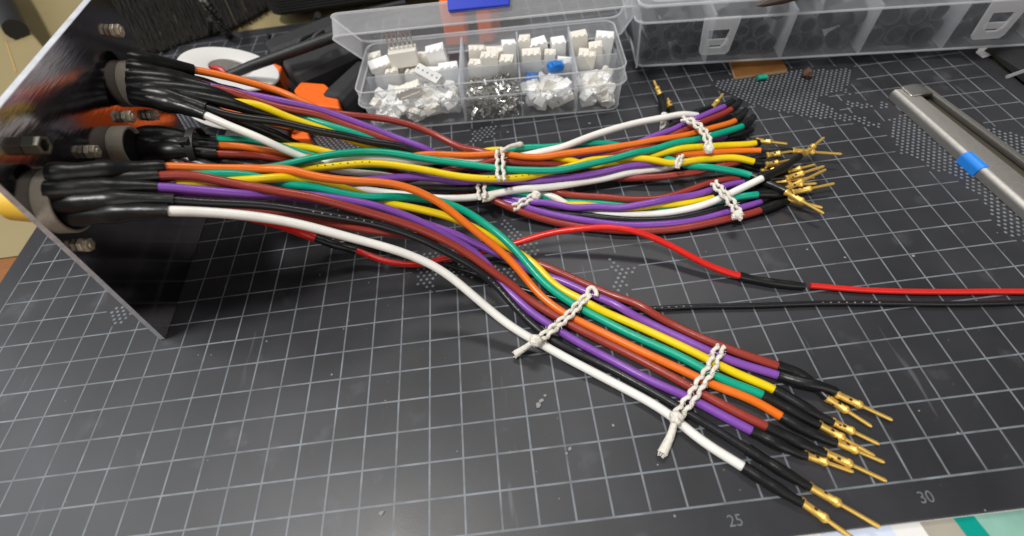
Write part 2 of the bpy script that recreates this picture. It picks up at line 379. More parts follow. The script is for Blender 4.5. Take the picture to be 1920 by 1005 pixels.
# ------------------------------------------------------------------ wires
def zf(table):
    xs, zs = zip(*table); return lambda x: float(np.interp(x, xs, zs))
Z1 = zf([(90, 6.2), (310, 5.75), (450, 5.0), (600, 4.0), (760, 2.7), (850, 1.8), (930, .95), (1000, .5), (1080, .24), (1150, .16), (2000, .16)])
Z2 = zf([(240, 5.2), (400, 4.5), (560, 3.5), (700, 2.6), (850, 1.8), (940, 1.45), (1100, 1.05), (1250, .75), (1400, .5), (1600, .4)])
Z3 = zf([(240, 6.3), (380, 5.4), (550, 4.1), (700, 2.7), (850, 1.5), (930, .85), (1000, .45), (1100, .22), (2000, .2)])
Z3U = zf([(240, 6.3), (380, 5.4), (550, 4.1), (700, 2.7), (850, 1.4), (940, 1.0), (1100, .7), (1250, .6), (1400, .45), (1600, .4)])
ZR = zf([(530, 2.0), (600, 1.3), (670, .6), (760, .2), (850, .2), (950, .45), (1094, .95), (1183, 1.0), (1273, .6), (1348, .25), (1400, .14), (2000, .14)])
WIRES = []
def W(color, label, zfun, pts, s0=None, start=None, s1=None, pin=None, r=.138, group=None, dz=0., name='wire', cat='wire', s1r=None, s0r=.275, band=False, off=.3):
    """pts, s0, s1, pin: photo pixels (x, y[, extra height]); start: pixel on the connector face"""
    def P(q): return at(q[0], q[1], zfun(q[0]) + dz + (q[2] if len(q) > 2 else 0))
    ctl = []
    if start is not None:
        p0 = onpl(*start, off); a0, a1 = P(pts[0]), P(pts[1]); Lh = np.linalg.norm(a0-p0); t1 = unit(a1-a0)
        for u in (0, .08, .2, .35, .5, .65, .8, .92):   # a smooth run from the connector face to the first free wire
            ctl.append((2*u**3-3*u**2+1)*p0 + (u**3-2*u**2+u)*PN*Lh*.9 + (3*u**2-2*u**3)*a0 + (u**3-u**2)*t1*Lh*.9)
    else: ctl += [P(q) for q in (s0 or [])]
    i0 = len(ctl)
    ctl += [P(q) for q in pts]; i1 = len(ctl)-1
    ctl += [P(q) for q in (s1 or [])]
    pp = [P(q) for q in pin] if pin else None
    WIRES.append(dict(color=color, label=label, ctl=ctl, i0=i0 if (s0 or start is not None) else None, i1=i1 if s1 else None, pin=pp, r=r, group=group, name=name, cat=cat, s1r=s1r, s0r=s0r, band=band))
G1, G2, G3 = 'wires of the nearest bundle', 'wires of the upper bundle at the back', 'wires of the lower bundle at the back'
# --- nearest bundle
W('orange', 'bright orange wire crossing over the teal wire, topmost in the nearest bundle', Z1, [(310, 317), (400, 316), (470, 317.5), (525, 326, .1), (595, 334, .25), (665, 340, .35), (734, 345, .45), (790, 362, .5), (832, 384, .45), (873.5, 418, .4), (900, 441, .35), (930, 463, .3), (975, 507, .1), (1001, 541), (1028, 567), (1058, 590), (1109, 614), (1169, 642), (1228, 669), (1305, 706), (1342, 724), (1398, 743), (1438, 762), (1464, 781)],
  s0=[(151, 318), (227, 317)], start=(96, 328), s1=[(1500, 803), (1540, 822), (1568, 829)], pin=[(1570, 830, -.02), (1658, 867, -.1)], group=G1)
W('brown', 'brown wire starting between orange and purple at nearest connector', Z1, [(300, 331), (350, 332), (400, 336), (442, 343), (483.5, 354, .1), (539, 362, .2), (595, 373, .2), (651, 390, .2), (706, 404, .15), (762, 420, .2), (818, 443, .2), (860, 465, .2), (900, 494, .2), (936, 522, .1), (975, 551), (1019, 580), (1064, 606), (1109, 629), (1169, 658), (1239, 694), (1283, 719), (1327, 745), (1380, 774), (1436, 799)],
  s0=[(189, 330), (240, 331)], start=(112, 342), s1=[(1480, 822), (1520, 842), (1548, 850)], pin=[(1550, 850, -.02), (1662, 902, -.1)], group=G1)
W('purple', 'purple wire beside the black wire in the nearest bundle', Z1, [(296, 350), (340, 351), (400, 358), (450, 361), (520, 364, -.1), (600, 371, -.1), (694, 384), (739, 397), (798, 420), (837, 438), (867, 457, -.1), (900, 482, -.2), (930, 512, -.1), (948, 537), (972, 566), (1000, 591), (1031, 609), (1064, 630), (1109, 655), (1154, 678), (1216, 712), (1274, 738), (1312, 757), (1363, 785), (1409, 807)],
  s0=[(170, 351), (227, 350)], start=(92, 358), s1=[(1450, 830), (1490, 848), (1514, 853)], pin=[(1515, 853, -.04), (1600, 884, -.1)], group=G1)
W('black', 'black wire with white print lying beside the white wire in the nearest bundle', Z1, [(330, 376), (400, 381), (483, 384), (539, 390), (595, 400), (651, 410), (690, 417), (734, 429), (790, 448), (846, 477), (888, 500), (918, 521), (948, 551), (977, 586), (1004, 614), (1034, 636), (1079, 661), (1139, 689), (1194, 719), (1256, 753), (1296, 779), (1363, 817), (1400, 843)],
  s0=[(151, 388), (200, 386), (250, 381), (300, 376)], start=(104, 382), s1=[(1440, 866), (1480, 892), (1520, 914)], pin=[(1522, 915, -.02), (1650, 988, -.1)], r=.132, group=G1)
W('white', 'white wire along the front edge of the nearest bundle', Z1, [(320, 397), (400, 399), (456, 403), (511, 411), (567, 422), (623, 436), (678, 450), (734, 466), (790, 488), (834, 511), (873, 541), (918, 580), (955, 610), (990, 631), (1019, 646), (1064, 673), (1109, 696), (1150, 717), (1216, 752), (1256, 777), (1283, 800), (1327, 833), (1391, 873)],
  s0=[(170, 408), (220, 404), (265, 400)], start=(124, 405), s1=[(1430, 900), (1470, 925), (1505, 943)], pin=[(1507, 944, -.02), (1612, 1018, -.1)], r=.14, group=G1)
W('teal', 'teal wire crossing under the orange wire in the nearest bundle', Z1, [(330, 326, -.1), (405, 328), (470, 331), (530, 338), (584, 347), (609, 356), (651, 366), (701, 372), (748, 370), (790, 373, -.05), (834, 379, .05), (873, 395, .15), (900, 412, .2), (930, 436, .25), (960, 462, .25), (990, 495, .2), (1019, 531, .1), (1049, 555), (1085, 578), (1124, 597), (1169, 620), (1228, 646), (1273, 667), (1300, 681), (1320, 696), (1340, 708), (1380, 724), (1429, 739)],
  s0=[(230, 325)], start=(148, 330), s1=[(1470, 765), (1510, 785), (1538, 797)], pin=[(1540, 798, -.02), (1640, 855, -.1)], group=G1)
W('yellow', 'yellow wire crossing under the teal wire in the nearest bundle', Z1, [(330, 342, -.15), (433, 338), (490, 335), (545, 337), (600, 345, -.1), (637, 352, -.1), (678, 362, -.15), (706, 375, -.15), (748, 384, -.1), (790, 393), (846, 407, .05), (873, 420), (900, 432), (924, 446), (954, 464), (984, 480), (1004, 498), (1031, 527), (1067, 552), (1094, 566), (1139, 587), (1198, 612), (1258, 639), (1318, 668), (1358, 690), (1398, 708), (1451, 728)],
  s0=[(230, 340)], start=(156, 348), s1=[(1490, 755), (1530, 778), (1563, 792)], pin=[(1565, 793, -.02), (1648, 833, -.1)], group=G1)
W('brown', 'brown wire along the back edge of the nearest bundle, beside the second purple wire', Z1, [(340, 388, -.4), (440, 392, -.5), (510, 398, -.5), (567, 407, -.4), (640, 422, -.3), (706, 434, -.2), (790, 446, -.5), (860, 452, -.7), (920, 464, -.5), (970, 481, -.2), (1019, 499, -.05), (1055, 513), (1094, 531), (1133, 547), (1198, 576), (1258, 606), (1333, 642), (1363, 655), (1416, 673), (1458, 686)],
  s0=[(240, 384)], start=(160, 376), s1=[(1500, 706), (1540, 730), (1556, 742)], pin=[(1558, 744, -.02), (1635, 797, -.1)], group=G1)
W('purple', 'purple wire between the yellow and the back brown wire of the nearest bundle', Z1, [(320, 360, -.3), (440, 358, -.3), (560, 372, -.3), (660, 386, -.25), (739, 400, -.15), (798, 420, -.15), (837, 436), (870, 449, -.05), (918, 469, -.2), (960, 487, -.15), (1000, 507, -.05), (1040, 521), (1067, 532), (1115, 556), (1154, 575), (1198, 596), (1258, 625), (1324, 656), (1357, 672), (1410, 689), (1458, 702)],
  s0=[(230, 362)], start=(165, 362), s1=[(1500, 715), (1545, 730), (1570, 740)], pin=[(1572, 742, .05), (1672, 788, -.05)], group=G1)
# --- upper back bundle
W('teal', 'teal wire in the middle of the back, arching over the white and yellow wires', Z2, [(410, 316, -.2), (492, 317, .1), (525, 312, .2), (567, 302, .3), (609, 293, .35), (651, 287, .35), (692, 284, .3), (734, 287, .25), (790, 295, .2), (846, 304, .2), (902, 312, .2), (953, 318, .2), (1005, 321, .2), (1057, 317, .2), (1109, 307, .2), (1160, 297, .2), (1210, 287, .2), (1250, 277, .2), (1303, 263, .25), (1328, 256, .2), (1365, 246, .1), (1391, 239)],
  s0=[(330, 300)], start=(262, 270), s0r=.33, s1=[(1402, 233), (1410, 226), (1413, 218)], group=G2)
W('orange', 'orange wire running above the teal arch in the upper back bundle', Z2, [(408, 274), (456, 275), (511, 284), (561, 294, -.1), (620, 304, -.2), (700, 307, -.25), (760, 301, -.2), (818, 293, -.1), (850, 292), (902, 293), (953, 294), (1005, 296), (1057, 290, .1), (1109, 281, .2), (1160, 276, .2), (1212, 268, .2), (1250, 260, .2), (1303, 250, .2), (1334, 240, .15), (1378, 229)],
  s0=[(320, 276), (370, 275)], start=(262, 276), s0r=.33, s1=[(1390, 220), (1396, 212), (1398, 205)], group=G2)
W('teal', 'teal wire emerging topmost from the tied black sleeves of the middle connector', Z2, [(405, 262), (456, 262), (492, 266), (539, 276, -.1), (573, 287, -.2), (610, 299, -.3), (680, 312, -.6), (790, 305, -.5), (860, 300, -.35), (930, 290, -.2), (977, 280), (1018, 277), (1057, 273), (1109, 269, -.1), (1158, 271, -.2), (1200, 281, -.2), (1235, 293, -.2), (1260, 303, -.1), (1297, 311), (1334, 314), (1371, 320), (1407, 328)],
  s0=[(320, 262), (370, 263)], start=(264, 258), s0r=.33, s1=[(1420, 335), (1440, 345), (1474, 361)], pin=[(1476, 363, .1), (1544, 401, .05)], group=G2)
W('brown', 'brown wire leaving the tied black sleeves of the middle connector under the orange one', Z2, [(405, 289), (456, 291), (511, 297, -.1), (560, 305, -.3), (640, 330, -.6), (760, 338, -.6), (850, 320, -.3), (930, 300, -.15), (1000, 306, -.2), (1100, 303, -.2), (1180, 288), (1242, 265, .1), (1288, 243, .15), (1319, 229, .15), (1343, 219, .1), (1369, 207)],
  s0=[(320, 291), (370, 289)], start=(264, 288), s0r=.33, s1=[(1376, 201), (1380, 196), (1384, 189)], group=G2)
W('yellow', 'yellow wire with dark print bowing under the teal arch in the middle', Z2, [(430, 340, -.3), (490, 330, -.15), (539, 320), (595, 317), (637, 311, .1), (678, 306, .15), (720, 308, .15), (762, 315, .15), (818, 323, .15), (850, 329, .15), (902, 334, .15), (935, 335, .1), (979, 333), (1020, 326, -.1), (1070, 311, -.15), (1122, 300, -.15), (1170, 299, -.1), (1220, 300), (1250, 307), (1269, 310), (1290, 306, .1), (1334, 298, .1), (1381, 299, .1), (1411, 304)],
  s0=[(340, 320)], start=(266, 282), s1=[(1422, 307), (1430, 309), (1437, 310)], pin=[(1439, 310, .05), (1482, 301, .05)], group=G2)
W('yellow', 'yellow wire ending highest at the right of the upper back bundle', Z2, [(440, 272, -.5), (550, 276, -.1), (581, 277, -.1), (609, 283, -.1), (640, 292, -.2), (720, 310, -.5), (820, 300, -.4), (900, 286, -.3), (961, 286, -.15), (1005, 291, -.15), (1070, 304, -.2), (1160, 304, -.15), (1230, 291, -.05), (1285, 281), (1328, 276, .1), (1365, 272), (1419, 270)],
  s0=[(340, 272)], start=(266, 264), s1=[(1420, 266)], pin=[(1422, 264, .05), (1476, 270, .05)], group=G2)
W('purple', 'purple wire ending nearest the brown one at the right of the upper back bundle', Z2, [(640, 330, -.9), (760, 332, -.8), (900, 312, -.5), (1000, 303, -.35), (1100, 297, -.25), (1180, 276, -.05), (1223, 258, .05), (1273, 238, .1), (1291, 229, .12), (1319, 216, .12), (1357, 202, .05)],
  start=(272, 276), s0r=.2, s1=[(1366, 198), (1372, 194), (1378, 189)], group=G2)
W('white', 'white wire rising from the upper back bundle to the pins beside the clear box', Z2, [(592, 311, -.1), (637, 302), (678, 297, .05), (720, 296), (757, 301, -.1), (830, 305, -.3), (900, 304, -.25), (960, 300, -.15), (1018, 288, .05), (1057, 276, .2), (1109, 255, .2), (1160, 239, .2), (1211, 226, .2), (1250, 220, .2), (1279, 218, .1), (1306, 219)],
  s0=[(400, 285, -.3), (500, 300, -.2)], start=(266, 290), s0r=.2, s1=[(1330, 216, -.1), (1350, 208, -.2)], group=G2, r=.142)
W('purple', 'dark purple wire sagging along the underside of the upper back bundle', Z2, [(640, 345, -.6), (706, 335, -.3), (762, 331, -.2), (818, 334, -.25), (850, 342, -.3), (920, 342, -.3), (979, 340, -.25), (1031, 335, -.25), (1083, 331, -.2), (1135, 324, -.2), (1186, 314, -.15), (1233, 304, -.15), (1270, 290, -.2), (1320, 270, -.25), (1360, 255, -.2)],
  s0=[(420, 318, -.8), (540, 340, -.8)], start=(266, 294), s0r=.2, s1=[(1390, 250, -.2), (1410, 243, -.2)], group=G2)
W('white', 'greyish white wire along the bottom of the upper back bundle', Z2, [(760, 366, -.7), (818, 372, -.6), (850, 372, -.6), (902, 370, -.55), (953, 362, -.5), (1005, 356, -.45), (1057, 348, -.45), (1109, 338, -.4), (1160, 329, -.35), (1200, 319, -.3), (1240, 309, -.3), (1290, 298, -.25), (1360, 300, -.2)],
  s0=[(470, 345, -1.2), (600, 358, -1.0)], start=(268, 297), s0r=.2, s1=[(1400, 310, -.2), (1430, 318, -.2)], pin=[(1432, 319, -.15), (1480, 310, -.05)], group=G2, r=.14)
W('black', 'black wire hidden along the underside of the upper back bundle', Z2, [(700, 352, -.8), (800, 354, -.6), (900, 352, -.6), (1000, 344, -.5), (1100, 326, -.35), (1180, 300, -.25), (1242, 248), (1278, 226, .05)],
  s0=[(420, 322, -1.0), (560, 345, -.9)], start=(268, 300), s0r=.2, s1=[(1300, 215), (1325, 206), (1336, 200)], pin=[(1338, 199, .05), (1356, 176, .15)], group=G2)
# --- wires of the far connector
W('orange', 'orange wire on top of the sleeves of the farthest connector', Z3U, [(361, 131), (411, 139), (467, 155), (523, 170), (551, 183), (578.5, 196), (610, 211, -.1), (660, 236, -.3), (720, 262, -.3), (759, 277, -.3), (820, 297, -.2), (900, 308, .0), (1000, 309, .0), (1120, 305), (1200, 293), (1248, 290), (1290, 289), (1334, 286), (1377, 283), (1424, 283)],
  s0=[(275, 112), (320, 121)], start=(246, 112), s1=[(1440, 283, .1), (1465, 283, .15), (1488, 283, .2)], pin=[(1490, 283, .2), (1578, 289, .15)], group=G3)
W('purple', 'purple wire beside the orange one from the farthest connector, lowest at the front', Z3, [(370, 156), (397.5, 163), (439, 172), (495, 182, .1), (551, 194, .1), (606, 207, .1), (648, 222, .1), (700, 242, .1), (740, 258), (770, 269), (796, 279), (850, 315, -.3), (910, 352, -.2), (950, 376), (979, 388), (1018, 400), (1070, 413), (1135, 422.5), (1186, 424.5), (1242, 420), (1303, 410), (1350, 400), (1383, 390), (1424, 375)],
  s0=[(275, 136), (325, 146)], start=(244, 130), s1=[(1440, 367), (1452, 360), (1466, 352)], pin=[(1468, 351, .15), (1546, 316, .3)], group=G3)
W('brown', 'brown wire along the underside of the purple one from the farthest connector', Z3, [(392, 172), (420, 181), (467, 190), (523, 202), (578, 215), (634, 231), (700, 255), (734, 268), (772, 283, -.1), (840, 310, -.35), (930, 340, -.2), (990, 352), (1036, 360, .1), (1083, 369, .1), (1135, 373, .1), (1186, 375, .1), (1242, 372, .15), (1288, 358, .15), (1328, 344, .15), (1353, 338, .1), (1384, 334)],
  s0=[(280, 140), (335, 155)], start=(244, 146), s1=[(1410, 336, .1), (1440, 330, .1), (1478, 322, .1)], pin=[(1480, 321, .15), (1528, 309, .25)], group=G3)
W('brown', 'brown wire arching over the lower left corner of the clear parts box', Z3, [(480, 183, -.9), (570, 205, -.5), (612, 212, -.25), (640, 216, -.05), (694, 219), (740, 226), (787.5, 240), (834, 262), (866, 280, .1), (905, 288, .4), (960, 300, .4), (1040, 318, .3), (1140, 330, .2), (1260, 330, .25), (1330, 314, .3), (1390, 301, .35)],
  s0=[(310, 148, -.5), (390, 165, -.8)], start=(262, 145), s1=[(1410, 295, .35), (1440, 292, .35)], pin=[(1442, 291, .4), (1490, 283, .45)], group=G3)
W('yellow', 'yellow wire dipping under the brown one from the farthest connector', Z3, [(395, 181), (420, 189), (453, 197), (495, 206), (537, 219), (578, 233), (615, 245), (660, 262, -.2), (750, 295, -.5), (850, 335, -.4), (950, 366, -.2), (1050, 384), (1150, 391), (1248, 391), (1303, 383), (1340, 374)],
  s0=[(290, 150), (340, 163)], start=(244, 158), s1=[(1380, 366), (1420, 356), (1450, 350)], pin=[(1452, 349, .1), (1530, 335, .2)], group=G3)
W('teal', 'teal wire passing beneath the yellow one from the farthest connector', Z3, [(540, 210, -.2), (595, 227, -.1), (620, 236), (662, 250), (697, 262), (760, 290, -.2), (850, 335, -.2), (950, 365), (1020, 375), (1083, 381), (1135, 386), (1186, 390), (1242, 391), (1319, 386), (1370, 375), (1418, 371)],
  s0=[(300, 160), (420, 185)], start=(245, 165), s1=[(1440, 366), (1470, 362), (1486, 360)], pin=[(1488, 360, .1), (1564, 344, .25)], group=G3)
W('black', 'black wire below the coloured ones from the farthest connector', Z3, [(383.5, 203), (425, 215), (467, 223), (523, 229), (578, 242), (634, 253), (695, 265), (740, 275), (830, 315, -.3), (930, 358, -.1), (1005, 378), (1047, 393), (1109, 407), (1186, 413.5), (1250, 412), (1303, 404), (1350, 391), (1396, 372)],
  s0=[(275, 163), (335, 184)], start=(246, 172), s1=[(1420, 360), (1450, 352), (1480, 345)], pin=[(1482, 345, .15), (1530, 343, .2)], group=G3, r=.15)
W('white', 'white wire at the bottom of the farthest connector, ending across the pins', Z3, [(385, 215), (411, 228), (453, 245), (492, 261), (540, 285, -.2), (640, 320, -.6), (760, 338, -.6), (860, 345, -.4), (950, 356, -.1), (1010, 367), (1044, 378), (1083, 389), (1135, 397), (1186, 401), (1242, 401), (1303, 391, .1), (1350, 374, .25), (1390, 352, .4), (1427, 335, .5)],
  s0=[(275, 175), (335, 192)], start=(248, 180), s1=[(1450, 325, .5), (1475, 312, .5), (1500, 292, .5)], pin=[(1512, 285, .5), (1545, 258, .5)], group=G3)
W('purple', 'second purple wire in the middle of the lower back bundle', Z3, [(760, 300, -.6), (860, 340, -.4), (960, 368), (1050, 386, .1), (1150, 391, .1), (1251, 383, .15), (1303, 368, .15), (1350, 352, .15), (1394, 340, .1)],
  s0=[(400, 205, -.6), (560, 240, -.8)], start=(250, 168), s0r=.2, s1=[(1430, 338, .1), (1475, 338, .1)], pin=[(1477, 338, .15), (1545, 314, .35)], group=G3)
W('brown', 'brown wire along the front edge of the lower back bundle', Z3, [(700, 320, -1.0), (800, 335, -.7), (880, 355, -.4), (933, 374), (959, 388), (1018, 408, -.02), (1100, 424, -.02), (1186, 432, -.02), (1242, 430, -.02), (1319, 422), (1371, 410), (1425, 396)],
  s0=[(400, 215, -.8), (560, 270, -1.2)], start=(252, 176), s0r=.2, s1=[(1445, 387), (1460, 381), (1476, 372)], pin=[(1478, 371, .05), (1540, 388, .05)], group=G3)
# --- the supply pair
W('red', 'single red wire arching over the mat behind the nearest bundle, spliced with black sleeves', ZR, [(670, 468), (706, 484.6), (748, 494), (798, 496), (828, 489), (858, 481), (920, 468), (969, 457), (1004, 445), (1049, 434), (1094, 429), (1139, 427.5), (1183, 432), (1228, 445), (1273, 468), (1318, 495), (1348, 509), (1385, 519)],
  s0=[(592, 446), (630, 461)], start=None, s0r=.17, s1=[(1410, 525), (1445, 531), (1515, 536)], r=.118, group=None, s1r=(.15, .13))
W('red', 'thin red wire leaving the frame at the right beyond the black splice', zf([(0, .12), (3000, .12)]), [(1519, 535.5), (1574, 540.5), (1655, 545), (1784, 547), (1920, 547), (2060, 543), (2200, 530)], r=.10)
W('red', 'dark red wire end entering the black splice below the nearest bundle', ZR, [(300, 392, 3.0), (400, 397, 2.4), (480, 408, 1.2), (534, 424, .3), (560, 435), (592, 446)], r=.17, start=(150, 392))
W('black', 'thin black wire with white print crossing the mat beside the red wire', zf([(500, .5), (700, .15), (3000, .12)]), [(640, 446), (700, 462), (760, 478), (837, 497), (873, 508), (912, 521), (1000, 548), (1100, 572), (1207, 579.5), (1288, 574.5), (1400, 573), (1461, 571), (1542, 568), (1655, 568), (1784, 569.5), (1920, 566), (2060, 556), (2200, 540)], r=.085)
W('white', 'short white wire end with black sleeve pointing away beside the clear box', zf([(0, .22), (3000, .22)]), [(1240, 262), (1243, 240), (1246, 216)], s1=[(1245, 204), (1241, 190), (1237, 176)], pin=[(1236, 174, .1), (1226, 151, .35)], r=.135, s1r=(.17, .14))
W('black', 'short black wire end lying beside the white one near the clear box', zf([(0, .22), (3000, .22)]), [(1268, 250), (1266, 236), (1264, 226)], s1=[(1262, 214), (1259, 205), (1257, 199)], pin=[(1256, 198, .05), (1252, 184, .1)], r=.13, s1r=(.17, .14))

def cat_rom(C, h=.12):
    C = np.asarray(C, float); Pp = np.vstack([2*C[0]-C[1], C, 2*C[-1]-C[-2]]); out = []; idx = [0]
    for i in range(len(C)-1):
        p0, p1, p2, p3 = Pp[i:i+4]; n = max(2, int(np.linalg.norm(p2-p1)/h))
        a = .5
        t0 = 0; t1 = t0+max(np.linalg.norm(p1-p0), 1e-6)**a; t2 = t1+max(np.linalg.norm(p2-p1), 1e-6)**a; t3 = t2+max(np.linalg.norm(p3-p2), 1e-6)**a
        for t in np.linspace(t1, t2, n, endpoint=False):
            A1 = (t1-t)/(t1-t0)*p0+(t-t0)/(t1-t0)*p1; A2 = (t2-t)/(t2-t1)*p1+(t-t1)/(t2-t1)*p2; A3 = (t3-t)/(t3-t2)*p2+(t-t2)/(t3-t2)*p3
            B1 = (t2-t)/(t2-t0)*A1+(t-t0)/(t2-t0)*A2; B2 = (t3-t)/(t3-t1)*A2+(t-t1)/(t3-t1)*A3
            out.append((t2-t)/(t2-t1)*B1+(t-t1)/(t2-t1)*B2)
        idx.append(len(out))
    out.append(C[-1]); return np.array(out), idx
def smooth(P, it, keep=2):
    P = P.copy()
    for _ in range(it):
        Q = P.copy(); Q[1:-1] = .25*P[:-2]+.5*P[1:-1]+.25*P[2:]
        Q[:keep] = P[:keep]; Q[-keep:] = P[-keep:]; P = Q
    return P
for q in WIRES:
    q['P'], q['idx'] = cat_rom(q['ctl']); q['P'] = smooth(q['P'], 14)
    sd_ = len(q['P'])*.37+q['ctl'][0][1]
    wob = np.array([[noise.noise(Vector((k*.055, sd_, j*9.1))) for j in range(3)] for k in range(len(q['P']))])
    kk = np.arange(len(wob)); wob *= np.clip(np.minimum(kk, kk[::-1])/22., 0, 1)[:, None]
    if q['r'] > .09: q['P'] = q['P']+wob*.05
    q['P'][:, 2] = np.maximum(q['P'][:, 2], q['r']*.98)
# let the wires push each other apart where they cross, so none runs through another
own = np.concatenate([np.full(len(q['P']), i) for i, q in enumerate(WIRES)]); rad = np.concatenate([np.full(len(q['P']), q['r']) for q in WIRES])
allP = np.vstack([q['P'] for q in WIRES])
base = allP.copy()
for it in range(14):
    disp = np.zeros_like(allP)
    cell = {}
    key = np.floor(allP/.5).astype(int)
    for i, k in enumerate(map(tuple, key)): cell.setdefault(k, []).append(i)
    offs = [(a, c, e) for a in (-1, 0, 1) for c in (-1, 0, 1) for e in (-1, 0, 1)]
    for k, ids in cell.items():
        near = [j for o in offs for j in cell.get((k[0]+o[0], k[1]+o[1], k[2]+o[2]), ())]
        ids_, near_ = np.array(ids), np.array(near)
        D = allP[ids_][:, None]-allP[near_][None]; dist = np.linalg.norm(D, axis=2)
        need = (rad[ids_][:, None]+rad[near_][None])*.97 - dist
        bad = (need > 0) & (own[ids_][:, None] != own[near_][None])
        if not bad.any(): continue
        wgt = np.where(bad, need, 0); n = D/np.maximum(dist, 1e-6)[..., None]
        m_ = wgt.argmax(1); kk = np.arange(len(ids_)); disp[ids_] += n[kk, m_]*(.5*wgt[kk, m_])[:, None]
    s = 0
    for q in WIRES:
        e = s+len(q['P']); d = disp[s:e]
        for _ in range(14):
            d2 = d.copy(); d2[1:-1] = .25*d[:-2]+.5*d[1:-1]+.25*d[2:]; d = d2
        fz = min(40, q['idx'][q['i0']]) if q['i0'] is not None and q['i0'] < len(q['idx']) else 4
        d[:fz] *= np.linspace(0, 1, fz)[:, None]**2 if fz else 1
        if q['r'] > .09: allP[s:e] += d*1.3     # the thin black lead stays flat on the mat
        s = e
    mv = allP-base; ln = np.linalg.norm(mv, axis=1, keepdims=True); allP = base+mv*np.minimum(1, .26/np.maximum(ln, 1e-9))
    allP[:, 2] = np.maximum(allP[:, 2], rad*.99)
s = 0
for q in WIRES:
    e = s+len(q['P']); q['P'] = smooth(allP[s:e], 10); q['P'][:, 2] = np.maximum(q['P'][:, 2], q['r']*.99); s = e
def lumpy(n, seed, amp, f=.35): return np.array([1+amp*noise.noise(Vector((i*f, seed*7.3, 1.7))) for i in range(n)])
def make_pin(a, bb, parent, k=1.0):
    a, bb = np.asarray(a), np.asarray(bb); t = unit(bb-a); Lg = np.linalg.norm(bb-a); br = Lg*.40
    b = MB()
    b.lathe(a - t*.12, t, [(.08, 0), (.13, .015), (.132, .1), (.108, .13), (.108, .12+br*.8), (.128, .12+br*.86), (.128, .12+br), (.085, .12+br+.05), (.058, .12+br+.09), (.058, .12+Lg-.06), (.035, .12+Lg)], 14)
    _, u2, v2 = basis(t); an = random.uniform(0, 6.28)           # dark blocks paint the shade of an inspection hole and a crimp dent
    for hq, ang_, sz in ((.12+br*.45, math.pi/2+random.uniform(-.5, .5), .035), (.12+br*.22, an, .025)):
        nn = math.cos(ang_)*u2+math.sin(ang_)*v2; ss = np.cross(t, nn); b.cur = 1
        b.box(a-t*.12+t*hq+nn*.098-ss*sz-t*sz, ss*2*sz, t*2.4*sz, nn*.013)
    return b.build('crimp_pin', [M['gold'], M['blackplastic']], parent, smooth=True, angle=50)
for wi, q in enumerate(WIRES):
    P = q['P']; ix = q['idx']; r = q['r']
    base_pt = P[0].copy()
    t = thing('wire', q['label'], 'wire', base_pt, q['group'])
    a = ix[q['i0']] if q['i0'] is not None and q['i0'] < len(ix) else 0
    a = min(a, 40)
    e = ix[q['i1']] if q['i1'] is not None else len(P)-1
    b = MB(); seg = P[max(0, a-3):min(len(P), e+4)]
    b.tube(seg, r*lumpy(len(seg), wi, .02, .12), 14)
    if 'print' in q['label']:               # faded maker's print along the insulation
        b.cur = 1
        for k in range(int(len(P)*.2), int(len(P)*.75)):
            if (k // 16) % 3 == 0 and k % 2 == 0:
                tt = unit(P[k+1]-P[k-1]); up_ = np.array([0, -.45, 1.0]); up_ = unit(up_-tt*(up_ @ tt)); sd = np.cross(tt, up_)
                c = P[k]+up_*(r*1.02); b.box(c-tt*.035-sd*.025, tt*.05, sd*random.uniform(.02, .05), up_*.004)
    b.build('insulation', [M[q['color']], M['blackplastic' if q['color'] == 'yellow' else 'print']], t, smooth=True, angle=60)
    if a > 3:
        seg = P[:a+1]; n = len(seg); u = np.linspace(0, 1, n)
        rr = np.interp(u, [0, .12, .5, .62, .9, 1], [q['s0r']*1.0, q['s0r']*1.08, q['s0r']*1.03, q['s0r']*.86, r+.06, r+.045])*lumpy(n, wi+50, .20, .22)
        b = MB(); b.tube(seg, rr, 14); b.build('heat_shrink_sleeve', M['shrink'], t, smooth=True, angle=60)
    if q['i1'] is not None:
        seg = P[e:]; n = len(seg); u = np.linspace(0, 1, n); A, B = q['s1r'] or (r+.042, .128)
        rr = np.interp(u, [0, .35, .55, .8, 1], [A, A*.98, (A+B)*.56, B*1.05, B])*lumpy(n, wi+90, .16, .3)
        b = MB(); b.tube(seg, rr, 14); b.build('heat_shrink_sleeve', M['shrink'], t, smooth=True, angle=60)
    if q['pin']:
        a_, b_ = q['pin']; shift = P[-1]-np.asarray(q['ctl'][-1]); make_pin(a_+shift, b_+shift*.5, t)
    q['obj'] = t

# small cable tie round the middle connector's sleeves
ring_c = at(372, 277, 4.62); tt, u_, v_ = basis(PN)
ct = thing('cable_tie', 'black cable tie round the sleeves of the middle connector', 'cable tie', ring_c)
b = MB(); Rz = .62
b.lathe(ring_c, PN, [(Rz, -.12), (Rz+.05, -.12), (Rz+.05, .12), (Rz, .12)], 28, closed=True); b.build('tie_strap', M['blackplastic'], ct, smooth=True)
b = MB(); hd = ring_c + np.array([0, -.35, .52]); b.box(hd-np.array([.16, .12, .1]), (.3, 0, 0), (0, .26, 0), (0, 0, .22)); b.build('tie_head', M['blackplastic'], ct, bevel=.03)

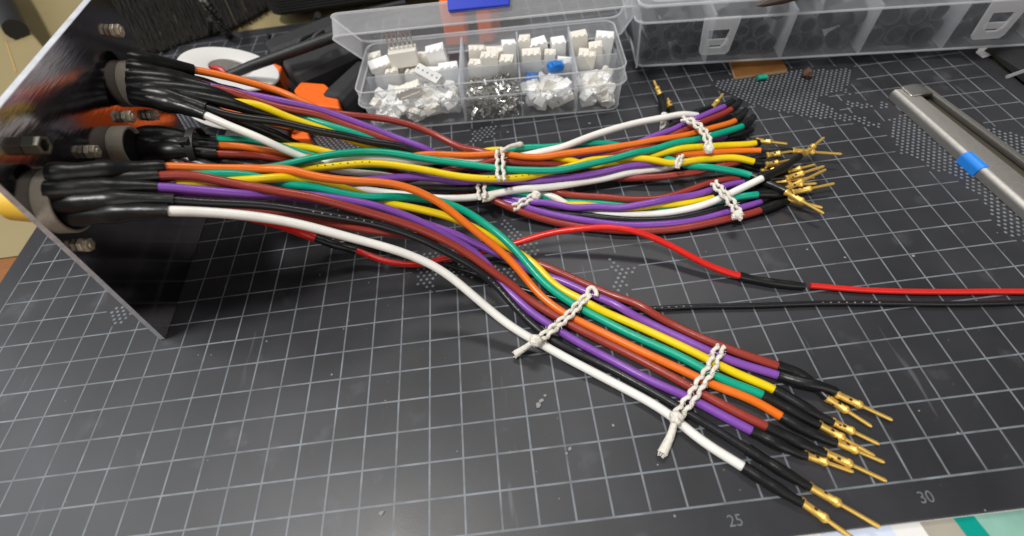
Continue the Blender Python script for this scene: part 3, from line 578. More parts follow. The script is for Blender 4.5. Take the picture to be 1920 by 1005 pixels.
# ------------------------------------------------------------------ white lacing threads
def lacing(px, zfun, label, tail=None, knot=None, amp=.075, rr=.068, pitch=.40, strands=2, loop=None, h=.26, tailr=.10):
    P, _ = cat_rom([at(x, y, zfun(x)+h+(dz[0] if dz else 0)) for (x, y, *dz) in px], .05)
    t = thing('lacing_thread', label, 'thread', P[0], 'white lacing threads round the wire bundles')
    P = smooth(P, 4); s = np.r_[0, np.cumsum(np.linalg.norm(np.diff(P, axis=0), axis=1))]
    T = np.gradient(P, axis=0)
    b = MB()
    for k in range(strands):
        pth = []
        for i in range(len(P)):
            tt = unit(T[i]); n = unit(np.array([0, 0, 1.0])-tt*tt[2]); sd = np.cross(tt, n)
            phs = 2*math.pi*s[i]/pitch + k*math.pi
            pth.append(P[i]+sd*(amp*(1 if k else -1)*1.05+.030*math.sin(phs))+n*(.045*math.cos(phs*1.0)))
        b.tube(pth, np.array([rr*(1+.14*math.cos(2*math.pi*s_/pitch*2.0+k*2.2)) for s_ in s]), 10)
    if loop:
        c = at(loop[0], loop[1], zfun(loop[0])+h+.05); a = np.linspace(-.6, math.pi+.9, 26); R_ = loop[2]
        b.tube([c+np.array([R_*math.cos(x_)*.75, R_*math.sin(x_), .06*math.sin(x_)]) for x_ in a], rr*1.15, 10)
    for _ in range(int(26*s[-1])):
        i = random.randrange(1, len(P)-1); d3 = unit(rng.normal(size=3)+np.array([0, 0, .5])); p0 = P[i]+unit(T[i])*random.uniform(-.05, .05)+np.cross(unit(T[i]), [0, 0, 1])*random.choice((-1, 1))*amp
        b.tube([p0, p0+d3*.09, p0+d3*.13+rng.normal(size=3)*.03], .008, 4)
    b.build('thread_strands', M['thread'], t, smooth=True, angle=70)
    if knot:
        b = MB(); c = at(knot[0], knot[1], zfun(knot[0])+h+.02)
        for j in range(3):
            ax = np.array([math.cos(j*1.9+.4), math.sin(j*1.9+.4), .3*(-1)**j]); tt, u2, v2 = basis(ax)
            b.tube([c+knot[2]*(math.cos(x_)*u2+math.sin(x_)*.75*v2)+.02*j for x_ in np.linspace(0, 2*math.pi, 22)], rr*1.25, 10)
        b.tube([c-.1*np.array([1, 1, 0]), c, c+.1*np.array([1, 1, 0])], knot[2]*.9, 10)
        b.build('thread_knot', M['thread'], t, smooth=True, angle=70)
    if tail:
        P2, _ = cat_rom([at(x, y, z) for x, y, z in tail], .05); n = len(P2); b = MB()
        b.tube(P2, np.interp(np.linspace(0, 1, n), [0, .5, .8, 1], [tailr*.75, tailr*.9, tailr*1.05, tailr*1.2])*lumpy(n, 3, .12, .5), 10)
        tt = unit(P2[-1]-P2[-3]); _, u2, v2 = basis(tt)
        for j in range(16):
            o2 = P2[-1]+u2*random.uniform(-1, 1)*tailr*.95+v2*random.uniform(-1, 1)*tailr*.6
            b.tube([o2-tt*.1, o2, o2+tt*random.uniform(.04, .12)+u2*random.uniform(-.03, .03)], .016, 5)
        b.build('thread_tail', M['thread'], t, smooth=True, angle=70)
    return t
flat = zf([(0, .15), (3000, .15)])
lacing([(1105, 552), (1090, 566), (1072, 586), (1052, 604), (1030, 622), (1012, 636), (1003, 643)], Z1, 'white lacing thread nearer the middle of the nearest bundle, its loop at the back', tail=[(998, 642, .72), (986, 651, .5), (968, 663, .2)], knot=(1003, 640, .13), loop=(1110, 550, .2), tailr=.11)
lacing([(1352, 648), (1342, 668), (1334, 690), (1318, 712), (1302, 738), (1284, 762), (1272, 778)], flat, 'white lacing thread nearest the gold pins of the nearest bundle', tail=[(1265, 790, .42), (1258, 815, .28), (1242, 850, .16)], knot=(1266, 785, .13), amp=.095, tailr=.13)
lacing([(936, 280), (938, 300), (938, 318), (941, 338)], zf([(0, 1.62), (3000, 1.62)]), 'white lacing thread round the teal, orange and yellow wires behind the nearest bundle', tail=[(940, 284, 1.95), (955, 275, 1.85), (976, 270, 1.7)], amp=.11, pitch=.5, tailr=.09)
lacing([(902, 340), (903, 356), (904, 372)], zf([(0, 1.05), (3000, 1.05)]), 'small white lacing thread hanging below the yellow wire at the greyish white wire', tail=[(905, 376, 1.2), (915, 374, 1.1), (926, 367, 1.0)], amp=.12, pitch=.4)
lacing([(1008, 366), (990, 374), (973, 384), (960, 392)], zf([(0, .5), (3000, .5)]), 'white lacing thread at the left start of the lower back bundle', knot=(1004, 368, .12), amp=.10, pitch=.4)
lacing([(1278, 222, .1), (1298, 228, .12), (1312, 238, .15), (1322, 250, .15), (1328, 265, .1), (1329, 284)], zf([(0, .92), (1278, .92), (1330, .85)]), 'white lacing thread at the right end of the upper back bundle across the orange wire', knot=(1329, 281, .10), amp=.09, pitch=.42)
lacing([(1277, 292), (1273, 302), (1270, 314)], zf([(0, .95), (3000, .95)]), 'tiny white lacing thread on the lower yellow wire of the upper back bundle', amp=.06, pitch=.5, rr=.06)
lacing([(1338, 342, .05), (1350, 355, .1), (1364, 370, .1), (1376, 386), (1384, 402), (1381, 411)], zf([(0, .42), (3000, .36)]), 'white lacing thread at the right end of the lower back bundle under the white wire', knot=(1383, 404, .09), amp=.10, pitch=.4)
lacing([(1246, 214), (1245, 226), (1244, 240)], zf([(0, .35), (3000, .35)]), 'white lacing thread behind the rising white wire near the clear parts box', amp=.05, pitch=.4, rr=.06)

# ------------------------------------------------------------------ stainless tool at the right
tb = thing('steel_channel', 'stainless steel slotted channel tool with a blue sleeve lying at the right', 'tool', (38.6, 12, 0))
def chan(s, x, z):                          # s along the tool, x across 0..1, z height
    xl = 37.95 + .085*s; xr = 39.55 + .16*s
    return np.array([xl+(xr-xl)*x*.97, 15.35-.05*x-s, z])
NS = 14; LEN = 14.0
def sect(s, prof): return [chan(s, x, z) for x, z in prof]
def rnd(x0, z0, x1, z1, n=6): return [(x0+(x1-x0)*math.sin(a), z0+(z1-z0)*(1-math.cos(a))) for a in np.linspace(0, math.pi/2, n)]
H = .45
left = [(.0, .02)] + [(.0, H*.55)] + [(.0+.10*(1-math.cos(a)), H*.55+H*.45*math.sin(a)) for a in np.linspace(.2, math.pi/2, 6)] + [(.50, H), (.50, H-.07), (.14, H-.08), (.06, H*.5), (.06, .09), (.94, .09), (.94, H-.1), (.82, H-.07), (.82, H), (.97, H), (1.0, H-.05), (1.0, .02)]
b = MB(); b.loft([sect(s_, left) for s_ in np.linspace(0, LEN, NS)]); b.build('channel_body', M['tool'], tb, smooth=True, angle=50)
b = MB(); b.loft([[chan(s_, x, z) for x, z in ((.07, .092), (.93, .092), (.93, .12), (.07, .12))] for s_ in (.3, LEN-.1)]); b.build('channel_floor', M['toolin'], tb)
b = MB(); b.loft([[chan(s_, x, z) for x, z in ((.22, H-.02), (.84, H-.02), (.84, H+.06), (.55, H+.12), (.22, H+.06))] for s_ in (-.12, .0, .45, .62)]); b.build('end_clip', M['steel'], tb, bevel=.05, smooth=True)
bl = [(-.03, .0), (-.03, H*.6)] + [(-.03+.11*(1-math.cos(a)), H*.6+(H*.4+.025)*math.sin(a)) for a in np.linspace(.2, math.pi/2, 6)] + [(.13, H+.025), (.13, H+.004), (.07, H+.004), (-.005, H*.55), (-.005, .0)]
b = MB(); b.loft([sect(s_, bl) for s_ in (4.3, 4.34, 5.16, 5.2)]); b.build('blue_sleeve', M['blue'], tb, smooth=True, angle=50)

# ------------------------------------------------------------------ clear parts box with connectors
ang = math.atan2(-.80, 12.2); BX = np.array([math.cos(ang), math.sin(ang), 0]); BY = np.array([-math.sin(ang), math.cos(ang), 0]); BZ = np.array([0, 0, 1.0])
BO = np.array([14.0, 17.75, .02]); BWD, BDP, BHT = 12.25, 4.15, 2.2
def bx(x, y, z): return BO + BX*x + BY*y + BZ*z
def rrect(f, x0, x1, y0, y1, r, z, n=5):
    pts = []
    for cx, cy, a0 in ((x1-r, y0+r, -90), (x1-r, y1-r, 0), (x0+r, y1-r, 90), (x0+r, y0+r, 180)):
        for k in range(n+1):
            a = math.radians(a0+90*k/n); pts.append(f(cx+r*math.cos(a), cy+r*math.sin(a), z))
    return pts
pb = thing('parts_box', 'small clear plastic parts box full of white connectors with its lid ajar', 'box', bx(6, 2, 0))
fl = .12
b = MB(); b.loft([rrect(bx, fl, BWD-fl, fl, BDP-fl, .5, 0), rrect(bx, .06, BWD-.06, .06, BDP-.06, .52, 1.35), rrect(bx, -.08, BWD+.08, -.08, BDP+.08, .55, 1.4), rrect(bx, -.08, BWD+.08, -.08, BDP+.08, .55, 1.62), rrect(bx, .0, BWD, .0, BDP, .5, 1.66), rrect(bx, 0, BWD, 0, BDP, .5, BHT)], False)
b.face(range(0, 24)[::-1])
b.build('box_tray', M['clear'], pb, smooth=True, angle=30)
b = MB()
for z, g in ((BHT, 0), (1.5, -.09)):
    ring = np.array(rrect(bx, g, BWD-g, g, BDP-g, .5, z)); ring = np.vstack([ring, ring[:1]]); b.tube(ring, .035 if z == BHT else .025, 8, caps=False)
ring = np.array(rrect(bx, fl, BWD-fl, fl, BDP-fl, .5, .03)); b.tube(np.vstack([ring, ring[:1]]), .04, 8, caps=False)
b.build('box_rim', M['rim'], pb, smooth=True)
XD = [4.75, 7.5, 10.05]
for x in XD:
    b = MB(); b.box(bx(x-.04, .1, .05), BX*.08, BY*(BDP-.2), BZ*(BHT-.1)); b.build('divider', M['milky'], pb, bevel=.01)
b = MB(); b.box(bx(.1, 2.0, .05), BX*(BWD-.2), BY*.08, BZ*(BHT-.55)); b.build('divider', M['milky'], pb, bevel=.01)
la = math.radians(42.5); LY = -BY*math.cos(la)+BZ*math.sin(la); LZ = BY*math.sin(la)*-1 - BZ*math.cos(la)    # along the lid, and down its lip
LO = bx(-.22, BDP+.1, BHT+.05)
def lf(x, y, z): return LO + BX*x + LY*y + LZ*z
LW, LD = BWD+.5, 4.5
lid = MB()
lid.loft([rrect(lf, 0, LW, 0, LD, .5, .85), rrect(lf, .05, LW-.05, .05, LD-.05, .5, .0)], False)
bb0 = len(lid.v)-24; lid.cur = 1; lid.face(range(bb0, bb0+24))
lo = lid.build('box_lid', [M['milky'], M['lidclear']], pb, smooth=True, angle=30)
b = MB()
for z, g, rr in ((.85, 0, .045), (.0, .05, .05)):
    ring = np.array(rrect(lf, g, LW-g, g, LD-g, .5, z)); b.tube(np.vstack([ring, ring[:1]]), rr, 8, caps=False)
b.build('lid_rim', M['rim'], lo, smooth=True)
b = MB(); b.box(lf(5.05, LD-.12, -.10), BX*2.5, LY*.34, LZ*.52); b.build('lid_latch', M['cobalt'], lo, bevel=.06, seg=3)
# connector housings: each a thing
def housing(o, ex, ey, ez, l, wd, h, m, ways, label, group):
    t = MB(); t.box(o, ex*l, ey*wd, ez*h)
    k = min(.06, .1*h)
    for i in range(ways):                   # cavity ribs and latch side of the housing
        x0 = l*(i+.22)/ways; t.box(o+ex*x0+ez*h, ex*(l*.56/ways), ey*wd*.55, ez*k)
    t.box(o+ex*l*.1-ey*wd*.12, ex*l*.8, ey*wd*.13, ez*h*.35)
    ob = t.build('connector_housing', m, None, bevel=.02, seg=1)
    return tag(ob, label, 'connector', group)
cells = {'front left': (.2, 4.65, .2, 1.9), 'back left': (.2, 4.65, 2.12, 3.95), 'front right corner': (10.15, 12.0, .2, 1.9), 'back right corner': (10.15, 12.0, 2.12, 3.95), 'third front': (7.6, 9.95, .2, 1.9), 'third back': (7.6, 9.95, 2.12, 3.95), 'second back': (4.85, 7.4, 2.12, 3.95)}
cell_txt = {'front left': 'front left compartment of the parts box', 'back left': 'back left compartment of the parts box', 'front right corner': 'front right end compartment', 'back right corner': 'back right end compartment', 'third front': 'front compartment with the blue pieces', 'third back': 'back compartment behind the blue pieces', 'second back': 'back compartment behind the silver terminals'}
random.seed(21)
def rotv(axis_a, tilt, roll):
    mtx = Matrix.Rotation(axis_a, 3, 'Z') @ Matrix.Rotation(tilt, 3, 'X') @ Matrix.Rotation(roll, 3, 'Y')
    return [np.array(mtx.col[i]) for i in range(3)]
for cn, (x0, x1, y0, y1) in cells.items():
    back = 'back' in cn
    if back:                                # big housings standing in rows
        y = y0+.05
        for row in range(2):
            x = x0+.05
            while x < x1-.55:
                l = random.uniform(.55, 1.05); l = min(l, x1-x-.02); hh = random.uniform(1.35, 1.95) + (.2 if row else 0)
                ex, ey, ez = rotv(ang+random.uniform(-.2, .2), random.uniform(-.1, .1), random.uniform(-.13, .13))
                housing(bx(x, y+random.uniform(0, .1), .06), ex, ey, ez, l*.96, .62, hh, M['nylon'] if random.random() < .6 else M['nyloncool'], max(2, int(l/.25)), f'upright white connector housing in the {cell_txt[cn]}', f'housings in the {cell_txt[cn]}')
                x += l+.02
            y += .88
    else:
        n = {'front left': 96, 'front right corner': 44, 'third front': 54}[cn]
        for k in range(n):
            lay = k*1.0/n; l = random.uniform(.4, .8); wd = random.uniform(.3, .5); hh = random.uniform(.28, .5)
            px_ = random.uniform(x0+.05, x1-.55); py_ = random.uniform(y0+.08, y1-.48)
            ex, ey, ez = rotv(random.uniform(0, 6.28), random.uniform(-.6, .6), random.uniform(-.6, .6))
            c = bx(px_+.25, py_+.2, .26+random.uniform(.7, 1.0)*lay)
            housing(c-ex*l/2-ey*wd/2-ez*hh/2, ex, ey, ez, l, wd, hh, M['nyloncool'] if random.random() < .7 else M['nylon'], random.choice((2, 3)), f'small white connector housing heaped in the {cell_txt[cn]}', f'housings in the {cell_txt[cn]}')
# the long housings and pin headers that stand out
def header(o, ex, ey, ez, l, wd, h, ways, label, m, pinlen):
    t = thing('pin_header', label, 'connector', o)
    k = MB(); k.box(o, ex*l, ey*wd, ez*h); k.build('header_body', m, t, bevel=.025)
    for i in range(ways):
        p0 = o+ex*(l*(i+.5)/ways)+ey*wd*.5+ez*h; k = MB(); k.tube([p0-ez*.05, p0+ez*pinlen], .05, 6); k.build('header_pin', M['tin'], t)
ex, ey, ez = rotv(ang-.75, .35, .1)
header(bx(2.55, 1.75, 1.75), ex, ey, -ez if ez[2] < 0 else ez, 1.5, .5, .32, 5, 'grey white pin header lying tilted on the middle divider', M['whiteplastic'], .01)
ex, ey, ez = rotv(ang+.1, -.1, 0)
header(bx(1.3, 2.5, 1.7), ex, ey, ez, 1.35, .75, .75, 6, 'cream pin header standing up under the lid at the left, pins upward', M['nylon'], .85)
ex, ey, ez = rotv(ang+.45, .5, 0)
housing(bx(.35, 2.3, 1.65), ex, ey, ez, 1.0, .5, .4, M['nyloncool'], 4, 'white connector housing tilted in the left back corner of the clear box', None)
ex, ey, ez = rotv(ang+.2, .2, -.2)
housing(bx(1.8, .45, 1.3), ex, ey, ez, 1.2, .45, .45, M['nylon'], 6, 'long cream connector housing with a row of holes in the front left compartment', None)
# blue parts and silver terminals
for k, (x, y, z, l) in enumerate(((7.75, 1.2, 1.1, .6), (8.9, 1.65, 1.25, .75))):
    ex, ey, ez = rotv(ang+.3*k, .3, .2); t = MB(); t.box(bx(x, y, z), ex*l, ey*.42, ez*.34); t.box(bx(x, y, z)+ex*l*.2+ez*.34, ex*l*.6, ey*.3, ez*.12)
    tag(t.build('connector_housing', M['brightblue'], None, bevel=.05, seg=3), ('blue connector housing at the front left of the third compartment', 'blue connector housing nearest the middle divider in the third compartment')[k], 'connector')
t = MB(); random.seed(4)
for k in range(560):
    c = bx(random.uniform(4.95, 7.35), random.uniform(.25, 2.0), random.uniform(.12, 1.15)); ex, ey, ez = rotv(random.uniform(0, 6.3), random.uniform(-1, 1), random.uniform(-1, 1))
    l = random.uniform(.28, .45); t.box(c, ex*l*.6, ey*.10, ez*.02); t.box(c, ex*l*.6, ey*.02, ez*.09); t.tube([c+ex*l*.6, c+ex*l], .02, 5)
tag(t.build('crimp_terminals', M['tin'], None), 'heap of loose silver crimp terminals in the second front compartment', 'terminals', kind='stuff')

# ------------------------------------------------------------------ big clear organiser with black tubing
BA = math.atan2(17.73-19.88, 43.47-27.38); EX = np.array([math.cos(BA), math.sin(BA), 0]); EY = np.array([-EX[1], EX[0], 0])
EO = np.array([27.3, 19.43, .5]); EW, ED, EH = 23.0, 12.0, 2.38
def eb(x, y, z): return EO + EX*x + EY*y + BZ*z
ob_t = thing('organiser_box', 'large clear plastic organiser box filled with black tubing at the back right', 'box', eb(11, 6, 0))
b = MB(); b.loft([rrect(eb, .18, EW-.18, .18, ED-.18, .35, 0), rrect(eb, 0, EW, 0, ED, .4, EH)], False); b.face(range(24)[::-1]); b.build('organiser_tray', M['organiserclear'], ob_t, smooth=True, angle=30)
lidb = MB(); lidb.loft([rrect(eb, -.18, EW+.18, -.18, ED+.18, .5, EH-.02), rrect(eb, -.14, EW+.14, -.14, ED+.14, .5, EH+.62), rrect(eb, .02, EW-.02, .02, ED-.02, .5, EH+.70), rrect(eb, .35, EW-.35, .35, ED-.35, .5, EH+.70), rrect(eb, .45, EW-.45, .45, ED-.45, .5, EH+.58)], False)
q = len(lidb.v)-24; lidb.face(range(q, q+24)); lo2 = lidb.build('organiser_lid', M['milky'], ob_t, smooth=True, angle=30)
b = MB()
for z, g, rr in ((EH-.02, -.18, .05), (EH+.68, -.08, .06), (EH+.70, .35, .04)):
    ring = np.array(rrect(eb, g, EW-g, g, ED-g, .5, z)); b.tube(np.vstack([ring, ring[:1]]), rr, 8, caps=False)
b.build('lid_rim', M['rim'], lo2, smooth=True)
b = MB(); ring = np.array(rrect(eb, .17, EW-.17, .17, ED-.17, .35, .03)); b.tube(np.vstack([ring, ring[:1]]), .05, 8, caps=False)
for x in (.06, EW-.06): b.tube([eb(x+.1, .12, 0), eb(x, .04, EH)], .05, 8)
b.build('tray_edge', M['rim'], ob_t, smooth=True)
b = MB()
for x in (1.0, 7.5, 14.5, 21.5):
    for y in (2.2, 9.5): b.lathe(eb(x, y, -.497), BZ, [(.5, 0), (.5, .49)], 16)
b.build('rubber_feet', M['blackplastic'], ob_t)
EXD = [3.45, 7.0, 10.6, 14.3, 18.2]
for x in EXD:
    b = MB(); b.box(eb(x-.05, .2, .05), EX*.10, EY*(ED-.4), BZ*(EH-.1)); b.build('divider', M['milky'], ob_t)
for x in (2.8, 14.75):
    b = MB(); f = lambda px_, py_, pz_: eb(px_, -.30+py_, pz_)
    def lp(xa, xb, za, zb, y): return [eb(xa, y, zb), eb(xb, y, zb), eb(xb-.12, y, za+.15), eb(xb-.25, y, za), eb(xa+.25, y, za), eb(xa+.12, y, za+.15)]
    xa, xb = x, x+1.6; za, zb = .72, EH+.08
    o_, i_ = lp(xa, xb, za, zb, -.34), lp(xa+.32, xb-.32, za+.35, zb-.55, -.34)
    nb = len(o_); v0 = b.verts(o_); v1 = b.verts(i_); v2 = b.verts([p_+EY*.14 for p_ in o_]); v3 = b.verts([p_+EY*.14 for p_ in i_])
    for j in range(nb):
        j2 = (j+1) % nb
        b.face((v0+j, v0+j2, v1+j2, v1+j)); b.face((v2+j2, v2+j, v3+j, v3+j2)); b.face((v0+j2, v0+j, v2+j, v2+j2)); b.face((v1+j, v1+j2, v3+j2, v3+j))
    la_ = b.build('front_latch', M['latchclear'], ob_t, bevel=.03)
    b = MB(); b.box(eb(xa+.4, -.26, za+.42), EX*.95, EY*.08, BZ*.3); b.build('latch_tongue', M['latchclear'], la_, bevel=.03)
random.seed(9)
bounds = [0.2]+EXD+[EW-.2]
txt = ['first compartment from the left', 'second compartment from the left', 'third compartment from the left', 'fourth compartment from the left', 'fifth compartment from the left', 'last compartment at the right']
for ci in range(len(bounds)-1):
    x0, x1 = bounds[ci]+.12, bounds[ci+1]-.12; r = (.36, .40, .46, .50, .52, .5)[ci]
    z = r+.1; row = 0
    while z < EH-r*.6:
        x = x0+r+(r*.6 if row % 2 else 0)
        while x < x1-r*.7:
            rr = r*random.uniform(.8, 1.0); ln = random.uniform(2.6, 4.0); a = random.uniform(-.22, .22)+(random.uniform(.5, 1.0) if random.random() < .2 else 0)
            d3 = EY*math.cos(a)+EX*math.sin(a); o = eb(x, .42+random.uniform(0, .35)+.3*abs(math.sin(a)), z+random.uniform(-.05, .05))
            t = MB(); t.lathe(o, d3, [(rr, 0), (rr, ln), (rr-.09, ln), (rr-.09, 0)], 20, closed=True)
            tag(t.build('shrink_tube', M['tube'], None, smooth=True), f'black shrink tube piece in the {txt[ci]} of the organiser', 'tube', f'shrink tubes in the {txt[ci]}')
            x += 2*r*1.02
        z += 2*r*.92; row += 1

# ------------------------------------------------------------------ things at the back and round the edges
def capsule_bar(b, p0, p1, wd, hh, up_=(0, 0, 1), n=8, taper=1.0):
    p0, p1 = np.asarray(p0, float), np.asarray(p1, float); t = unit(p1-p0); u = np.asarray(up_, float); u = unit(u-t*(u @ t)); sd = np.cross(t, u)
    rings = []
    L_ = np.linalg.norm(p1-p0)
    for s_, k in ((0, .8), (.12, .97), (.3, 1), (L_-.3, taper), (L_-.12, taper*.97), (L_, taper*.8)):
        ring = []
        for x, z in ((-.5, 0), (.5, 0), (.5, .62), (.42, .85), (.25, 1), (-.25, 1), (-.42, .85), (-.5, .62)):
            ring.append(p0+t*s_+sd*(x*wd*k)+u*(z*hh*(.5+.5*k)))
        rings.append(ring)
    b.loft(rings)
# spool of red thread
L0, U0 = at(438, 203, .12), at(432, 126, 2.15); ax = unit(U0-L0); hs = np.linalg.norm(U0-L0)
sp = thing('thread_spool', 'white plastic spool wound with dark red wire standing behind the panel', 'spool', L0)
for hh, sgn in ((0, 1), (hs, -1)):
    b = MB(); b.lathe(L0, ax, [(.55, hh), (2.2, hh), (2.23, hh+.05*sgn), (2.2, hh+.12*sgn), (.55, hh+.12*sgn)] if sgn > 0 else [(.95, hh-.12), (2.2, hh-.12), (2.23, hh-.06), (2.18, hh), (1.05, hh), (.95, hh-.04)], 48, closed=True)
    b.build('spool_flange', M['whiteplastic'], sp, smooth=True, angle=40)
b = MB(); b.lathe(L0, ax, [(.55, .12), (1.15, .12), (1.15, hs-.02), (1.05, hs-.02), (1.0, .5), (.55, .45)], 32, closed=True); b.build('spool_core', M['whiteplastic'], sp, smooth=True)
b = MB(); tt, u2, v2 = basis(ax); pth = []
for k in range(560):
    a = k*.30; hgt = .2+(hs-.42)*abs(((k/70.) % 2)-1); rr = 1.62+.03*math.sin(k*.7)+.0004*k
    pth.append(L0+ax*hgt+rr*(math.cos(a)*u2+math.sin(a)*v2))
b.tube(pth, .085, 6); b.lathe(L0, ax, [(1.16, .14), (1.6, .14), (1.6, hs-.14), (1.16, hs-.14)], 32, closed=True)
p_ = at(398, 128, 2.3); b.tube(cat_rom([p_+np.array([.9, -.5, -.35]), p_+np.array([.45, -.2, .0]), p_, p_+np.array([-.35, .1, -.1])], .06)[0], .13, 8)
b.build('wound_wire', M['redthread'], sp, smooth=True)
# black rod tool leaning over the spool
rd = thing('black_rod', 'thin black rod with a forked end leaning across the white spool', 'rod', at(430, 142, 2.3))
b = MB(); b.tube([at(418, 146, 2.25), at(470, 124, 2.42), at(560, 92, 2.7), at(660, 56, 2.9)], [.20, .24, .27, .27], 12); b.build('rod_shaft', M['blackplastic'], rd, smooth=True, angle=60)
b = MB(); b.tube(cat_rom([at(560, 86, 2.8), at(563, 76, 3.0), at(580, 66, 3.0), at(604, 56, 3.0)], .1)[0], .10, 8); b.build('fork_prong', M['blackplastic'], rd, smooth=True)
b = MB(); b.tube(cat_rom([at(585, 76, 2.9), at(594, 66, 3.0), at(606, 58, 3.0)], .1)[0], .13, 8); b.build('fork_prong', M['blackplastic'], rd, smooth=True)
wq = thing('black_hook', 'small black hooked wire end standing behind the white spool', 'hook', at(505, 90, .1))
b = MB(); b.tube(cat_rom([at(516, 93, .15), at(508, 84, .5), at(499, 80, .9), at(503, 72, 1.1), at(505, 64, 1.3)], .08)[0], .12, 8); b.build('hook_wire', M['blackplastic'], wq, smooth=True)
# black clamps with orange pads
def clamp(label, bars, pads, dark=()):
    t = thing('bar_clamp', label, 'clamp', bars[0][0] if bars else pads[0][0])
    for p0, p1, wd, hh, tp in bars:
        b = MB(); capsule_bar(b, p0, p1, wd, hh, taper=tp); b.build('clamp_arm', M['blacktexture'], t, bevel=.05)
    for poly, h in pads:
        b = MB(); b.prism(poly, (0, 0, h)); b.build('orange_pad', M['orangeplastic'], t, bevel=.10, seg=3)
    for p0, p1, r in dark:
        b = MB(); b.tube([p0, p1], r, 12); b.build('clamp_bar', M['blackplastic'], t, smooth=True, angle=50)
clamp('black clamp arm lying behind the spool nearest the back edge', [(at(520, 128, .3), at(660, 74, .3), 2.0, 1.35, 1.0)], [([at(x, y, .1) for x, y in ((520, 168), (528, 150), (546, 158), (540, 178))], 1.1)])
clamp('black clamp arm with a large orange pad beside the clear parts box', [(at(560, 170, .35), at(706, 105, .35), 2.3, 1.5, 1.0)],
      [([at(x, y, .05) for x, y in ((590, 238), (572, 212), (585, 196), (628, 200), (652, 222), (656, 246))], 1.35)], [(at(540, 196, .5), at(590, 190, .5), .3)])
clamp('narrow black clamp arm wedged against the side of the clear parts box', [(at(640, 226, .1), at(700, 160, .1), 1.5, 1.5, .9)], [])
clamp('black clamp with orange grips lying under the wires near the spool', [(at(440, 262, .15), at(556, 262, .15), 1.5, .7, 1.0)],
      [([at(x, y, .05) for x, y in ((548, 248), (580, 250), (590, 276), (556, 276))], .55), ([at(x, y, .9) for x, y in ((405, 200), (470, 212), (462, 228), (420, 222))], .5), ([at(x, y, .9) for x, y in ((505, 222), (560, 236), (545, 246), (500, 236))], .4)])
clamp('black clamp with two orange grips standing behind the clear parts box', [(at(770, 60, .1), at(980, 36, .1), 1.4, .9, 1.0)],
      [([at(x, y, .1) for x, y in ((838, 88), (878, 84), (880, 58), (842, 60))], 2.4), ([at(x, y, .1) for x, y in ((900, 82), (926, 80), (940, 54), (912, 56))], 2.4)])
# dark brush and braided cord
br = thing('bench_brush', 'dark bristled brush reaching in over the back left corner of the mat', 'brush', at(300, 60, 0))
random.seed(12)
tips = [(262, 98), (300, 96), (350, 78), (400, 62), (450, 44), (505, 12), (540, -12)]
tx, ty = zip(*tips); b = MB(); b2 = MB()
for k in range(4200):
    x = random.uniform(250, 545); y = float(np.interp(x, tx, ty))+random.uniform(-16, 3); dep = random.random()
    tip = at(x, y, random.uniform(-.15, .25)); root = at(x-70+random.uniform(-22, 22), y-150+random.uniform(-10, 10), 1.3+random.uniform(-.9, .9))
    midp = (tip+root)/2+np.array([random.uniform(-.3, .3), random.uniform(-.2, .2), random.uniform(.05, .3)])
    (b2 if random.random() < .03 else b).tube(cat_rom([root, midp, tip], 1.3)[0], .021, 3)
b.build('bristles', M['bristle'], br, smooth=True); b2.build('pale_bristles', M['palebristle'], br, smooth=True)
b = MB(); q0, q1 = at(185, -62, 1.4), at(470, -172, 1.4); b.box(q0, q1-q0, (0, 3.2, .4), (0, 0, 2.6)); b.build('brush_block', M['wood'], br, bevel=.3)
def braid():
    m = mat('braided_sleeve', (.1, .1, .1), rough=.6); nt = m.node_tree; L = nt.links.new; tc = nt.nodes.new('ShaderNodeTexCoord')
    v = nt.nodes.new('ShaderNodeTexVoronoi'); v.inputs['Scale'].default_value = 420; v.inputs['Randomness'].default_value = .35; L(tc.outputs['Object'], v.inputs['Vector'])
    r = nt.nodes.new('ShaderNodeValToRGB'); r.color_ramp.elements[0].color = (.20, .19, .17, 1); r.color_ramp.elements[1].color = (.012, .012, .012, 1); r.color_ramp.elements[0].position = .25; r.color_ramp.elements[1].position = .5
    L(v.outputs['Distance'], r.inputs[0]); L(r.outputs[0], nt.nodes['Principled BSDF'].inputs['Base Color']); return m
b = MB(); b.tube(cat_rom([at(362, -50, 3.6), at(383, 0, 3.0), at(402, 28, 2.0), at(424, 60, .5), at(430, 70, -.1)], .2)[0], .27, 14)
tag(b.build('braided_cord', braid(), None, smooth=True, angle=60), 'grey black braided cord coming down over the dark bristles', 'cord')
b = MB(); b.tube([at(394, 64, .0), at(394, 36, 1.4)], .16, 8); tag(b.build('black_stub', M['blackplastic'], None, smooth=True), 'short black stub below the braided cord at the mat edge', 'stub')
# mesh covered device at the back edge
md = thing('mesh_device', 'black mesh covered device with a rounded corner behind the mat', 'device', at(600, 20, 0))
c0_, c1_ = at(522, 30, .5), at(668, 9, .5); e1 = unit(c1_-c0_); e2 = np.array([-e1[1], e1[0], 0])
def mf(x, y, z): return c0_+e1*x+e2*y+BZ*z
b = MB(); b.loft([rrect(mf, -.6, 12, 0, 10, 1.1, z_, 8) for z_ in (0, .12)]+[rrect(mf, -.68, 12.1, -.08, 10.1, 1.15, .2, 8), rrect(mf, -.68, 12.1, -.08, 10.1, 1.15, 1.4, 8)]); b.build('mesh_cover', M['mesh'], md, smooth=True, angle=40)
b = MB(); b.tube([at(592, 40, -.2), at(596, 28, .5)], .2, 10); b.build('rubber_foot', M['blackplastic'], md, smooth=True)
